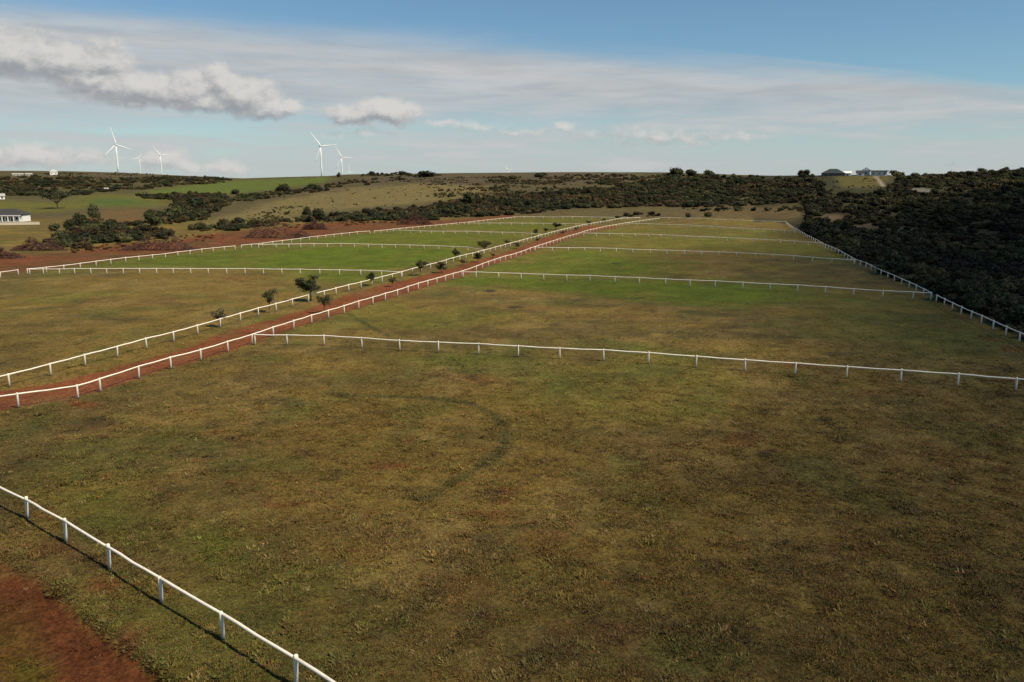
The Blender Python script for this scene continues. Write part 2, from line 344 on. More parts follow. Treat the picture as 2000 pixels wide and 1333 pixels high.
PATHS = [([(640, 768), (700, 772), (780, 776), (850, 777), (905, 785), (950, 802), (975, 820), (988, 845), (985, 872), (968, 895), (930, 918), (880, 945), (830, 975)], .65, .62),
         ([(880, 1095), (865, 1130), (835, 1170), (790, 1205), (740, 1245)], .7, .38), ([(680, 612), (705, 628), (730, 642), (757, 657)], .5, .8), ([(100, 800), (60, 850), (20, 910)], .6, .3), ([(560, 700), (620, 735), (700, 790)], .6, .22)]
PATHW = [([ground(X, Y) for X, Y in P], wd, st) for P, wd, st in PATHS]
HILLS = [  # photo polygons on the far slopes -> colour, strength, softness
 ([(260, 384), (300, 372), (420, 355), (520, 349), (640, 345), (655, 351), (600, 363), (520, 372), (450, 380), (330, 384)], np.array([.088, .112, .022]), 1.0, 10, 2),
 ([(-60, 392), (120, 395), (170, 378), (330, 384), (330, 402), (270, 405), (180, 404), (150, 412), (60, 416), (-60, 416)], np.array([.108, .104, .022]), .9, 12, 3),
 ([(165, 393), (210, 386), (280, 392), (285, 402), (180, 402)], np.array([.055, .095, .022]), .8, 8, 2),
 ([(-60, 445), (40, 443), (120, 425), (290, 405), (290, 432), (120, 470), (-60, 488)], np.array([.115, .085, .028]), .9, 14, 4),
 ([(180, 412), (285, 408), (290, 432), (200, 437)], np.array([.120, .075, .032]), .8, 10, 3),
 ([(400, 440), (470, 412), (560, 388), (660, 372), (800, 357), (900, 360), (960, 366), (940, 382), (820, 396), (640, 412), (560, 428), (440, 445)], C_TAN, 1.0, 14, 3),
 ([(640, 360), (720, 345), (900, 340), (1250, 339), (1300, 350), (1000, 362), (900, 360), (800, 357)], np.array([.080, .063, .036]), .9, 14, 2),
 ([(700, 341), (900, 337), (1200, 337), (1250, 342), (900, 346)], np.array([.088, .072, .038]), .6, 14, 1),
 ([(100, 336), (440, 346), (440, 352), (200, 350), (110, 346)], np.array([.085, .07, .04]), .7, 10, 1),
 ([(1630, 343), (1735, 343), (1725, 362), (1690, 368), (1640, 366)], np.array([.085, .075, .024]), 1.0, 6, 2),
 ([(1225, 424), (1300, 416), (1420, 408), (1560, 402), (1575, 418), (1545, 430), (1290, 423)], np.array([.105, .075, .032]), .8, 10, 3),
 ([(930, 425), (1060, 418), (1180, 405), (1300, 405), (1300, 415), (1200, 424), (1000, 424)], np.array([.095, .078, .030]), .8, 10, 2),
 ([(1590, 422), (1640, 420), (1650, 432), (1600, 434)], np.array([.12, .085, .045]), .9, 6, 2),
 ([(1780, 369), (1800, 366), (1832, 372), (1825, 377), (1785, 376)], np.array([.13, .125, .10]), 1.0, 3, 1),
 ([(1660, 438), (1700, 436), (1720, 450), (1680, 456)], np.array([.10, .08, .05]), .7, 8, 3),
]
PATH_HILL = [(1716, 341), (1711, 347), (1718, 354), (1725, 364)]
REDSOIL = [(-200, 515), (-60, 500), (30, 497), (130, 494), (240, 478), (330, 472), (400, 458), (490, 450), (600, 438), (720, 433), (860, 431), (960, 424), (1000, 419), (1010, 424), (950, 431), (850, 441), (722, 453), (600, 465), (459, 481.5), (300, 501), (120, 524), (35, 531), (-200, 560)]

def ground_colour(x, y, z):
    X, Y = to_px(x, y, z)
    n1 = fbm(x, y, 38, 4, 3); n2 = fbm(x, y, 9, 4, 4); n3 = fbm(x, y, 3.0, 3, 5)
    c = np.empty(x.shape+(3,)); c[:] = C_DRY
    def blend(m, col_): 
        nonlocal c
        m = np.clip(m, 0, 1)[..., None]; c = c*(1-m)+col_*m
    blend(sst(n1*.6+n2*.4, .42, .62)*.85, C_OLIVE)
    blend(sst(n2*.6+n3*.4, .53, .70)*.6, C_BROWN)
    blend(sst(fbm(x, y, 5.5, 4, 51), .54, .70)*.55*(y < 430), np.array([.185, .130, .042]))
    blend(sst(fbm(x, y, 2.6, 4, 52)*.7+n1*.3, .54, .68)*.55*(y < 200), np.array([.058, .047, .018]))
    blend(sst(fbm(x, y, 7.0, 4, 53), .57, .70)*.40*(y < 430), np.array([.080, .092, .022]))
    blend(sst(fbm(x, y, 22, 3, 8), .57, .74)*.28*(y < 420), C_GREEN)
    # right half of the near paddock: shade put into the grass colour
    blend(sst(x+n1*20, 5, 50)*sst(-y, -140, -60)*.35, np.array([.072, .060, .022]))
    inside = y < 430
    for P, st, jx, jy in GREENS:
        m = soft(X+(n2-.5)*jx*2.2, Y+(n1-.5)*jy*3+(n3-.5)*jy*2, P, jx, jy)
        blend(m*st*inside*np.clip(.85+(n2-.35)*1.3, 0, 1), C_GREEN)
    n4 = fbm(x, y, 1.1, 3, 61); nw = (n3-.5)*.9+(n4-.5)*1.8
    for cx, cy, rx, ry, st in REDS:
        r = np.hypot((X-cx)/rx, (Y-cy)/ry)
        blend(sst(1.05-r+(n2-.5)*1.2+nw, .15, .75)*st*.9*inside, C_RED*np.array([.80, .92, .85]))
    for cx, cy, rx, ry, st in DARKS:
        r = np.hypot((X-cx)/rx, (Y-cy)/ry)
        blend(sst(1.2-r+nw, .1, .6)*st*inside, C_DARK)
    for P, wd, st in PATHW:
        P_ = np.array(P); m = (x > P_[:, 0].min()-4) & (x < P_[:, 0].max()+4) & (y > P_[:, 1].min()-4) & (y < P_[:, 1].max()+4)
        if m.any():
            q = np.zeros(x.shape); q[m] = 1-sst(dist_line(x[m], y[m], P_)+(n3[m]-.5)*wd*1.3, wd*.25, wd*1.2)
            blend(q*st, np.array([.040, .046, .016]))
    # far slopes: a scrubby brown base, then the fields
    far_ = sst(y+(n1-.5)*40, 395, 450)*((x < 0.42*y) | (y > 420))
    blend(far_, np.array([.080, .066, .030]))
    outr = np.zeros(x.shape); mm = (y > 20) & (y < 470)
    ex = np.interp(y, RIGHT[:, 1], RIGHT[:, 0])
    blend(sst(x-ex, .8, 2.0)*mm, C_SCRUB)
    far2 = (y > 380) & (x > .30*y)
    blend(far2*1.0, C_SCRUB)
    leftout = inpoly(X, Y, [(-900, 560), (-200, 560), (35, 531), (459, 481), (720, 453), (890, 437), (1005, 425), (1005, 380), (0, 380), (-900, 380)])
    for P, cc, st, jx, jy in HILLS:
        m = soft(X+(n2-.5)*jx*1.6, Y+(n1-.5)*jy*3, P, jx, jy)*(y > 330)
        blend(m*st, cc)
    m = soft(X+(n2-.5)*20, Y+(n3-.5)*5, REDSOIL, 6, 1.5)*(y > 120)*(y < 460)
    blend(m, C_RED*np.array([.80, .95, 1.0]))
    blend(m*sst(n2, .5, .7)*.6, C_BROWN*.8)
    # hill path
    hp = np.array([hit(*q)[:2] for q in PATH_HILL]); m = (y > 480) & (y < 640) & (X > 1690) & (X < 1745)
    if m.any():
        q = np.zeros(x.shape); q[m] = 1-sst(dist_line(x[m], y[m], hp), .8, 1.8); blend(q, C_PALE)
    # red lane and red corner
    m = soft(x+(n3-.5)*1.1+(n4-.5)*1.0, y+(n2-.5)*1.0, TRACK_POLY, .18, .18)*(y > 55)*(y < 350)
    blend(m*(.9+.1*n3), C_RED)
    blend(m*sst(n2*.5+n3*.5, .54, .66)*.5, C_BROWN)
    mt = (m > .02) & (y < 350)
    if mt.any():
        dl = dist_line(x[mt], y[mt], LANE_R)+(n2[mt]-.5)*.5; rut = np.zeros(x.shape)
        rut[mt] = np.exp(-((dl-1.25)/.26)**2)+np.exp(-((dl-2.85)/.26)**2)
        blend(m*rut*.55, np.array([.20, .085, .045]))
    m2 = soft(X+(n3-.5)*26+(n4-.5)*40, Y+(n2-.5)*26+(n4-.5)*30, CORNER, 5, 5)*(y < 60)*(y > 5)
    blend(m2*(.97-.32*sst(fbm(x, y, 3.2, 3, 11), .58, .70)), C_RED*np.array([.60, .58, .55]))
    for P, st, jx, jy in GREENS[-2:]:
        blend(soft(X+(n3-.5)*20, Y+(n2-.5)*20, P, jx, jy)*st*.8*(y < 60)*(y > 5), C_GREEN*.8)
    bare = np.clip(np.maximum(m, m2), 0, 1)
    # the ground colour is darker near the drone
    nearf = 1-sst(y+(n1-.5)*40, 45, 95)
    c = c*(1-nearf[..., None]*np.array([.16, .15, .18]))
    # fine mottling
    c = c*(.78+.44*n3[..., None])
    return np.clip(c, .004, 1), bare

# ------------------------------------------------------------------ ground sheet
def axis(segs):
    out = []
    for a, b, s_ in segs: out.append(np.arange(a, b-1e-6, s_))
    return np.concatenate(out)
def grow(a, s0, lim, k=1.13):
    o = []; v = a; s_ = s0
    while v < lim: o.append(v); v += s_; s_ *= k
    o.append(lim); return np.array(o)
xs = axis([(-62, 72, .5)]); xs = np.concatenate([-grow(200, 2, 16000)[::-1], np.arange(-198.6, -62, 1.3), xs, np.arange(72, 260, 1.3), grow(260, 2, 16000)])
ys = np.concatenate([-grow(0, 4, 3000, 1.4)[::-1], np.array([6, 12, 18, 22]), np.arange(25, 130, .5), np.arange(130, 430, 1.3), np.arange(430, 1250, 4.5), grow(1250, 6, 22000)])
xs = np.unique(np.round(xs, 3)); ys = np.unique(np.round(ys, 3))
GX, GY = np.meshgrid(xs, ys); gx = GX.ravel(); gy = GY.ravel(); gz = height(gx, gy)
gc, gb = ground_colour(gx, gy, gz)
nx, ny = len(xs), len(ys)
idx = (np.arange(ny-1)[:, None]*nx+np.arange(nx-1)[None, :]).ravel()
faces = np.stack([idx, idx+1, idx+1+nx, idx+nx], 1).astype(np.int32)
def np_mesh(name, verts, quads, smooth=True):
    me = bpy.data.meshes.new(name)
    me.vertices.add(len(verts)); me.vertices.foreach_set('co', np.asarray(verts, np.float32).ravel())
    k = quads.shape[1]
    me.loops.add(quads.size); me.loops.foreach_set('vertex_index', quads.ravel().astype(np.int32))
    me.polygons.add(len(quads)); me.polygons.foreach_set('loop_start', np.arange(0, quads.size, k, dtype=np.int32))
    me.polygons.foreach_set('loop_total', np.full(len(quads), k, np.int32))
    me.polygons.foreach_set('use_smooth', np.full(len(quads), smooth, bool))
    me.update(calc_edges=True); return me
gm = np_mesh('ground', np.stack([gx, gy, gz], 1), faces)
at = gm.attributes.new('col', 'FLOAT_COLOR', 'POINT'); at.data.foreach_set('color', np.concatenate([gc, gb[:, None]], 1).astype(np.float32).ravel())

def new_mat(name):
    m = bpy.data.materials.new(name); m.use_nodes = True; m.node_tree.nodes.clear()
    t = NT(m.node_tree); o = t.add('ShaderNodeOutputMaterial'); p = t.add('ShaderNodeBsdfPrincipled')
    t.l.new(p.outputs[0], o.inputs[0]); p.inputs['Specular IOR Level'].default_value = 0.2
    return m, t, p
MG, t, p = new_mat('ground_cover')
a = t.add('ShaderNodeAttribute', attribute_name='col'); geo = t.add('ShaderNodeNewGeometry'); P_ = geo.outputs['Position']
na = t.noise(P_, 5.0, 5, .65); nb = t.noise(P_, .9, 4, .6); nc = t.noise(P_, .16, 3, .5)
v_ = t.m('MULTIPLY', t.ss(na, .28, .72, .50, 1.48), t.m('MULTIPLY', t.ss(nb, .3, .7, .80, 1.20), t.ss(nc, .3, .7, .88, 1.12)))
c1 = t.mix(1.0, a.outputs['Color'], t.xyz(v_, v_, v_), 'MULTIPLY')
hue = t.mix(t.ss(nb, .55, .75, 0, .25), c1, (.13, .07, .028))
t.l.new(hue, p.inputs['Base Color']); p.inputs['Roughness'].default_value = .95; p.inputs['Specular IOR Level'].default_value = .08
bp = t.add('ShaderNodeBump'); bp.inputs['Strength'].default_value = .9; bp.inputs['Distance'].default_value = .12
t.l.new(t.m('ADD', na, t.m('MULTIPLY', nb, 1.6)), bp.inputs['Height']); t.l.new(bp.outputs[0], p.inputs['Normal'])
gm.materials.append(MG)
link('ground', gm, kind='structure')
print('ground verts', nx*ny)

# ------------------------------------------------------------------ foliage builders
def leaf_cloud(lobes, n, size, rng, droop=.35, inner=.35):
    """many leaf-sized quads spread through lobes (cx,cy,cz,rx,ry,rz)"""
    L = np.array(lobes, float); vol = np.prod(L[:, 3:], 1)**(2/3); k = rng.choice(len(L), n, p=vol/vol.sum())
    d = rng.normal(size=(n, 3)); d /= np.linalg.norm(d, axis=1)[:, None]
    r = 1-inner*rng.random(n)**1.6
    r *= 1+.16*rng.normal(size=n)
    c = L[k, :3]+d*L[k, 3:]*r[:, None]
    nrm = d*(1-.25)+rng.normal(size=(n, 3))*.75; nrm[:, 2] += .25; nrm /= np.linalg.norm(nrm, axis=1)[:, None]
    tv = np.cross(nrm, rng.normal(size=(n, 3))); tv /= np.linalg.norm(tv, axis=1)[:, None]; bv = np.cross(nrm, tv)
    s_ = size*(.6+.8*rng.random(n))[:, None]; bv = bv*.62
    q = np.stack([c-tv*s_, c-bv*s_*.9+tv*s_*.1, c+tv*s_, c+bv*s_*.9-tv*s_*.05+nrm*s_*.25], 1)
    q[..., 2] = np.maximum(q[..., 2], .01)
    return q.reshape(-1, 3), np.arange(n*4).reshape(n, 4)
ICO = None
def ico():
    global ICO
    if ICO is None:
        bm = bmesh.new(); bmesh.ops.create_icosphere(bm, subdivisions=2, radius=1)
        ICO = (np.array([v.co[:] for v in bm.verts]), np.array([[v.index for v in f.verts] for f in bm.faces])); bm.free()
    return ICO
def bush_mesh(name, seed, n=420, size=.13, lobes=None, core=.72, mat=None, spread=.55, tall=1.0):
    rng = np.random.default_rng(seed)
    if lobes is None:
        lobes = [(0, 0, .45*tall, .62, .62, .5*tall)]
        for i in range(rng.integers(6, 10)):
            a_ = rng.random()*6.28; r = spread*(.45+.75*rng.random()); q = .22+.24*rng.random()
            lobes.append((math.cos(a_)*r, math.sin(a_)*r, tall*(.28+.62*rng.random()), q*1.15, q*1.15, q))
    v, f = leaf_cloud(lobes, n, size, rng)
    vs = [v]; fs = [np.concatenate([f[:, [0, 1, 2]], f[:, [0, 2, 3]]])]; o = len(v)
    iv, if_ = ico()
    if core > 0:
        for cx, cy, cz, rx, ry, rz in lobes:
            jit = 1+.18*rng.normal(size=(len(iv), 1))
            q = iv*np.array([rx, ry, rz])*core*jit+np.array([cx, cy, cz]); q[:, 2] = np.maximum(q[:, 2], -.02)
            vs.append(q); fs.append(if_+o); o += len(q)
    me = np_mesh(name, np.concatenate(vs), np.concatenate(fs), False)
    if mat: me.materials.append(mat)
    return me
def tube(bm, pts, radii, n=7):
    rings = []
    for i, p_ in enumerate(pts):
        d = (Vector(pts[min(i+1, len(pts)-1)])-Vector(pts[max(i-1, 0)])).normalized()
        q = d.to_track_quat('Z', 'Y')
        rings.append([bm.verts.new(Vector(p_)+q @ Vector((math.cos(6.2832*k/n)*radii[i], math.sin(6.2832*k/n)*radii[i], 0))) for k in range(n)])
    for r0, r1 in zip(rings, rings[1:]):
        for k in range(n): bm.faces.new((r0[k], r0[(k+1) % n], r1[(k+1) % n], r1[k]))
    bm.faces.new(rings[0][::-1]); bm.faces.new(rings[-1])
def done(bm, name, mat, smooth=False):
    me = bpy.data.meshes.new(name); bmesh.ops.recalc_face_normals(bm, faces=bm.faces[:]); bm.to_mesh(me); bm.free(); me.materials.append(mat)
    if smooth:
        for f_ in me.polygons: f_.use_smooth = True
    return me

def leaf_mat(name, c1, c2, inst=False):
    m, t, p = new_mat(name)
    oi = t.add('ShaderNodeObjectInfo'); geo = t.add('ShaderNodeNewGeometry')
    n_ = t.noise(geo.outputs['Position'], .9, 3, .6)
    base = t.mix(t.ss(t.m('ADD', n_, t.m('MULTIPLY_ADD', oi.outputs['Random'], .5, -.25)), .3, .72), c1, c2)
    if inst:
        at_ = t.add('ShaderNodeAttribute', attribute_name='tcol'); at_.attribute_type = 'INSTANCER'
        base = t.mix(1.0, base, at_.outputs['Color'], 'MULTIPLY')
    t.l.new(base, p.inputs['Base Color']); p.inputs['Roughness'].default_value = .75; p.inputs['Specular IOR Level'].default_value = .18
    return m
M_SCRUB = leaf_mat('scrub_leaves', (.028, .032, .013), (.070, .066, .030), True)
M_BUSH = leaf_mat('bush_leaves', (.024, .030, .012), (.060, .062, .024))
M_SAPL = leaf_mat('sapling_leaves', (.034, .038, .015), (.070, .068, .028))
M_SAPB = leaf_mat('rusty_leaves', (.070, .035, .018), (.110, .060, .028))
M_BARK, t, p = new_mat('bark'); geo = t.add('ShaderNodeNewGeometry')
t.l.new(t.mix(t.noise(geo.outputs['Position'], 9, 4), (.06, .045, .032), (.17, .13, .095)), p.inputs['Base Color']); p.inputs['Roughness'].default_value = .9
M_TWIG, t, p = new_mat('dry_twigs'); geo = t.add('ShaderNodeNewGeometry')
t.l.new(t.mix(t.noise(geo.outputs['Position'], 1.2, 4), (.055, .024, .018), (.135, .072, .052)), p.inputs['Base Color']); p.inputs['Roughness'].default_value = .95

# ------------------------------------------------------------------ scattered masses (stuff)
def scatter(name, label, pts, scl, rotz, pick, cols, protos, zs=None, tilt=0.0):
    """points carrying instances of small prototype meshes; one object"""
    n = len(pts); me = bpy.data.meshes.new(name); me.vertices.add(n); me.vertices.foreach_set('co', np.asarray(pts, np.float32).ravel())
    def attr(nm, typ, key, arr): A = me.attributes.new(nm, typ, 'POINT'); A.data.foreach_set(key, np.ascontiguousarray(arr).ravel())
    sv = np.stack([scl, scl, scl*(1 if zs is None else zs)], 1)
    rv = np.stack([RNG.normal(size=n)*tilt, RNG.normal(size=n)*tilt, rotz], 1)
    attr('sv', 'FLOAT_VECTOR', 'vector', sv.astype(np.float32)); attr('rv', 'FLOAT_VECTOR', 'vector', rv.astype(np.float32))
    attr('pk', 'INT', 'value', pick.astype(np.int32)); attr('tcol', 'FLOAT_COLOR', 'color', np.concatenate([cols, np.ones((n, 1))], 1).astype(np.float32))
    o = link(name, me, label=label, kind='stuff')
    coll = bpy.data.collections.new(name+'_kinds')
    for i, m in enumerate(protos):
        q = bpy.data.objects.new('%s_kind_%d' % (name, i), m); coll.objects.link(q)
    ng = bpy.data.node_groups.new(name, 'GeometryNodeTree')
    ng.interface.new_socket('Geometry', in_out='INPUT', socket_type='NodeSocketGeometry'); ng.interface.new_socket('Geometry', in_out='OUTPUT', socket_type='NodeSocketGeometry')
    N = ng.nodes; L = ng.links; gi = N.new('NodeGroupInput'); go_ = N.new('NodeGroupOutput')
    ci = N.new('GeometryNodeCollectionInfo'); ci.inputs['Collection'].default_value = coll; ci.inputs['Separate Children'].default_value = True; ci.inputs['Reset Children'].default_value = True
    ip = N.new('GeometryNodeInstanceOnPoints'); ip.inputs['Pick Instance'].default_value = True
    def named(nm, typ):
        q = N.new('GeometryNodeInputNamedAttribute'); q.data_type = typ; q.inputs['Name'].default_value = nm; return q.outputs[0]
    L.new(gi.outputs[0], ip.inputs['Points']); L.new(ci.outputs[0], ip.inputs['Instance'])
    L.new(named('pk', 'INT'), ip.inputs['Instance Index']); L.new(named('rv', 'FLOAT_VECTOR'), ip.inputs['Rotation']); L.new(named('sv', 'FLOAT_VECTOR'), ip.inputs['Scale'])
    L.new(ip.outputs[0], go_.inputs[0])
    md = o.modifiers.new('scatter', 'NODES'); md.node_group = ng
    return o

# grass tufts in the near paddocks
M_GRASS, t, p = new_mat('grass_blades')
at_ = t.add('ShaderNodeAttribute', attribute_name='tcol'); at_.attribute_type = 'INSTANCER'
oi = t.add('ShaderNodeObjectInfo')
v_ = t.m('MULTIPLY_ADD', oi.outputs['Random'], .75, .68)
t.l.new(t.mix(1.0, at_.outputs['Color'], t.xyz(v_, v_, v_), 'MULTIPLY'), p.inputs['Base Color']); p.inputs['Roughness'].default_value = .8
def tuft(seed, n, rad, hgt):
    rng = np.random.default_rng(seed); V = []; Fq = []
    for i in range(n):
        a_ = rng.random()*6.283; r = rad*math.sqrt(rng.random()); b_ = np.array([math.cos(a_)*r, math.sin(a_)*r, -.02])
        lean = np.array([math.cos(a_), math.sin(a_), 0])*(.5+.9*rng.random())+rng.normal(size=3)*.45; lean[2] = .62
        hh = hgt*(.5+.7*rng.random()); tip = b_+lean/np.linalg.norm(lean)*hh; side = np.cross(lean, [0, 0, 1])+rng.normal(size=3)*.1
        side = side/np.linalg.norm(side)*(.008+.014*rng.random())
        mid = (b_+tip)/2+np.array([0, 0, hh*.08])
        k = len(V); V += [b_-side, b_+side, mid+side*.8, mid-side*.8, tip]; Fq += [(k, k+1, k+2), (k, k+2, k+3), (k+3, k+2, k+4)]
    me = np_mesh('tuft', np.array(V), np.array(Fq), False); me.materials.append(M_GRASS); return me
tufts = [tuft(i, 16+2*i, .16+.03*i, .075+.016*i) for i in range(5)]
NT_ = 520000
yy_ = 26*(150/26)**RNG.random(NT_)      # thins out with distance
xx_ = (RNG.random(NT_)*2-1)*(.70*yy_+4)
keep = yy_ < 150
zg = height(xx_, yy_); tc_, tb_ = ground_colour(xx_, yy_, zg)
cl = fbm(xx_, yy_, 1.3, 3, 21)
pr = np.clip(1.2-1.25*tb_, .05, 1)*np.clip(.35+1.7*(cl-.3), .1, 1)*(1-.9*sst(yy_+12*(fbm(xx_, yy_, 12, 3, 22)-.5), 70, 145))
ex = np.interp(yy_, RIGHT[:, 1], RIGHT[:, 0])
redness = tc_[:, 0]/np.maximum(tc_[:, 1], 1e-4)
pr *= np.clip(1.6-.35*redness, .12, 1)
keep &= (RNG.random(NT_) < pr) & (xx_ < ex+3)
xx_, yy_, zg, tc_, cl = xx_[keep], yy_[keep], zg[keep], tc_[keep], cl[keep]
n_ = len(xx_)
tint = np.stack([1.10+.25*RNG.normal(size=n_)*.5, 1.08+.18*RNG.normal(size=n_)*.5, 1.0+.2*RNG.normal(size=n_)*.5], 1)
dead = (RNG.random(n_) < .06)[:, None]
rusty = (RNG.random(n_) < .16*(1+1.5*(fbm(xx_, yy_, 4, 2, 27)-.5)))[:, None]; tc_ = np.where(rusty, tc_*np.array([.75, .50, .55]), tc_)
tcc = np.where(dead, np.array([.17, .122, .048])*(.7+.5*RNG.random((n_, 1))), np.clip(tc_*tint, .004, .6))
scatter('meadow_grass', 'short dry olive grass covering the near paddocks', np.stack([xx_, yy_, zg], 1), (.45+.65*RNG.random(n_)**2)*(.55+1.0*cl)*(1+.9*(RNG.random(n_) < .04))*(1-.45*sst(yy_, 60, 150)), RNG.random(n_)*6.28,
        RNG.integers(0, 5, n_), tcc, tufts, tilt=.12)
print('tufts', n_)

# bush masses
scrubs = [bush_mesh('scrub_%d' % i, 40+i, n=520, size=.115, mat=M_SCRUB, tall=.75+.12*(i % 4)) for i in range(6)]
MASSES = [
 ('hedgerow_scrub', 'dense dark hedgerow of scrub along the foot of the hill behind the paddocks', [
   ([(560, 434), (640, 420), (720, 416), (800, 411), (930, 391), (1010, 385), (1100, 376), (1200, 366), (1290, 352), (1330, 344), (1420, 346), (1590, 354), (1600, 398), (1420, 404), (1320, 407), (1180, 404), (1060, 414), (950, 424), (850, 430), (700, 433), (600, 437)], 1.0, 2.5)]),
 ('pasture_thicket', 'olive thicket between the left pasture and the bare red soil', [
   ([(110, 486), (120, 455), (160, 432), (230, 440), (300, 445), (330, 458), (330, 470), (240, 476), (140, 492)], .9, 2.2),
   ([(285, 440), (290, 425), (340, 408), (330, 392), (270, 386), (270, 379), (330, 380), (440, 381), (450, 395), (430, 412), (400, 428), (330, 442)], .9, 2.4),
   ([(380, 452), (440, 436), (560, 432), (580, 437), (480, 452), (400, 460)], .8, 2.2),
   ([(-50, 500), (40, 478), (110, 470), (110, 490), (40, 498), (-50, 508)], .7, 2.0), ([(20, 494), (130, 484), (240, 474), (330, 466), (460, 446), (600, 436), (720, 431), (860, 428), (860, 434), (600, 446), (460, 460), (330, 480), (130, 499)], .40, .75, (2.2, 1.15, .95)), ([(150, 486), (330, 474), (460, 458), (600, 450), (600, 458), (460, 470), (330, 488), (150, 500)], .14, .55, (2.4, 1.2, 1.0))]),
 ('hilltop_scrub', 'dark scrub on the left skyline hill and around the green field', [
   ([(-60, 350), (110, 346), (200, 352), (430, 350), (440, 356), (300, 368), (200, 376), (140, 385), (-60, 386)], .84, 2.6), ([(60, 339), (230, 340), (330, 344), (450, 349), (440, 353), (200, 351), (60, 347)], .6, 1.0, (1.2, 1.0, .9)),
   ([(200, 350), (330, 344), (440, 348), (450, 352), (330, 356), (210, 358)], .6, 1.9),
   ([(440, 392), (470, 384), (560, 372), (640, 363), (700, 352), (780, 346), (800, 350), (720, 360), (650, 372), (560, 384), (470, 396)], .7, 2.1),
   ([(660, 354), (900, 346), (1250, 345), (1260, 356), (1000, 374), (930, 384), (900, 362)], .45, 1.0, (1.5, 1.25, 1.1)),
   ([(420, 440), (560, 386), (800, 358), (930, 364), (900, 386), (600, 425)], .10, .7, (1.5, 1.3, 1.0)), ([(820, 356), (940, 362), (950, 386), (860, 396)], .35, 1.2, (1.3, 1.15, 1.0)), ([(430, 436), (560, 402), (600, 410), (520, 432)], .3, .9, (1.4, 1.2, 1.0)),
   ([(1200, 424), (1300, 412), (1420, 405), (1570, 404), (1570, 412), (1400, 416), (1280, 424)], .35, 1.8),
   ([(700, 341), (760, 339), (850, 339), (860, 344), (700, 346)], .3, 2.0), ([(940, 347), (1300, 342), (1310, 356), (1100, 374), (970, 386)], .62, 1.5, (1.15, 1.0, .9)), ([(1120, 345), (1320, 341), (1320, 356), (1160, 366)], .7, 1.8), ([(1605, 347), (1730, 346), (1728, 366), (1690, 374), (1640, 372), (1605, 360)], .30, .8, (1.3, 1.1, .9))]),
 ('right_bushland', 'nearly black dense bushland filling the slope right of the boundary fence', []),
]
def candidates(x0, x1, y0, y1, step):
    X, Y = np.meshgrid(np.arange(x0, x1, step), np.arange(y0, y1, step)); x = X.ravel(); y = Y.ravel()
    return x+(RNG.random(x.shape)-.5)*step, y+(RNG.random(x.shape)-.5)*step
CLEAR = [[(1585, 335), (1745, 335), (1745, 352), (1732, 374), (1690, 382), (1640, 379), (1600, 360)], [(1780, 367), (1830, 369), (1828, 377), (1782, 376)], [(1596, 424), (1645, 421), (1652, 433), (1600, 435)], [(1660, 440), (1705, 437), (1722, 452), (1680, 457)]]
for nm, lab, polys in MASSES:
    PX = []; SC = []; CO = []
    if nm == 'right_bushland':
        for (x0, x1, y0, y1, step, base) in [(30, 190, 60, 260, 2.3, 2.25), (60, 330, 260, 420, 3.1, 2.8), (100, 560, 420, 760, 4.2, 3.3), (190, 330, 60, 260, 3.4, 2.8)]:
            x, y = candidates(x0, x1, y0, y1, step)
            z = height(x, y); X, Y = to_px(x, y, z)
            e = np.interp(y, RIGHT[:, 1], RIGHT[:, 0])
            k = np.where(y < 335, x > e+2.3, x > .365*y-4+10*(fbm(x, y, 30, 2, 30)-.5)) & (X < 2350) & (X > 1540)
            aR = np.clip(x/y, -.9, .9); k &= y < np.interp(aR, RA, RD)+10
            k &= ~((y > 335) & (Y > 404) & (X < 1575))
            for c_ in CLEAR: k &= ~inpoly(X, Y, c_)
            gap = fbm(x, y, 18, 3, 31); k &= ~((gap > .56) & (RNG.random(x.shape) < .75))
            x, y, z, gap = x[k], y[k], z[k], gap[k]
            PX.append(np.stack([x, y, z-.1], 1)); SC.append(base*(.35+.85*RNG.random(len(x))**2.2)*(.6+.9*fbm(x, y, 16, 2, 33)))
            tone = (.36+1.9*np.clip(fbm(x, y, 34, 3, 34)-.25, 0, 1)**1.2)[:, None]
            CO.append(tone*np.where(fbm(x, y, 30, 3, 36)[:, None] > .52, np.array([[1.18, .96, .72]]), np.array([[.98, .98, .74]]))*(.5+.9*RNG.random((len(x), 1))))
    else:
        x, y = candidates(-760, 420, 200, 1180, 3.1)
        z = height(x, y); X, Y = to_px(x, y, z)
        aR = np.clip(x/y, -.9, .9); ok = (y < np.interp(aR, RA, RD)+6) & (X > -120)
        for P, dn, size, *tn in polys:
            k = ok & inpoly(X+(fbm(x, y, 25, 2, 41)-.5)*26, Y+(fbm(x, y, 25, 2, 42)-.5)*8, P)
            dens = np.clip(dn*2.3*sst(fbm(x, y, 17, 3, 43), .40, .66), 0, 1) if dn < .85 else np.full(x.shape, dn*.9)
            k &= RNG.random(x.shape) < dens*.62
            PX.append(np.stack([x[k], y[k], z[k]-.1], 1)); s_ = size*(.40+.95*RNG.random(k.sum())**1.6); SC.append(s_)
            kk = k.sum(); hb = sst(fbm(x[k], y[k], 26, 3, 45)+.3*(RNG.random(kk)-.5), .45, .65)[:, None]; CO.append((.35+1.3*np.clip(fbm(x[k], y[k], 13, 3, 44)-.15, 0, 1)[:, None])*(np.array([[.95, 1.02, .90]])*(1-hb)+np.array([[1.45, 1.05, .95]])*hb)*(.55+.8*RNG.random((kk, 1)))*np.array([tn[0] if tn else (1, 1, 1)]))
    PX = np.concatenate(PX); SC = np.concatenate(SC); CO = np.concatenate(CO)
    scatter(nm, lab, PX, SC, RNG.random(len(PX))*6.28, RNG.integers(0, 6, len(PX)), CO, scrubs, zs=.62+.36*RNG.random(len(PX)))
    print(nm, len(PX))

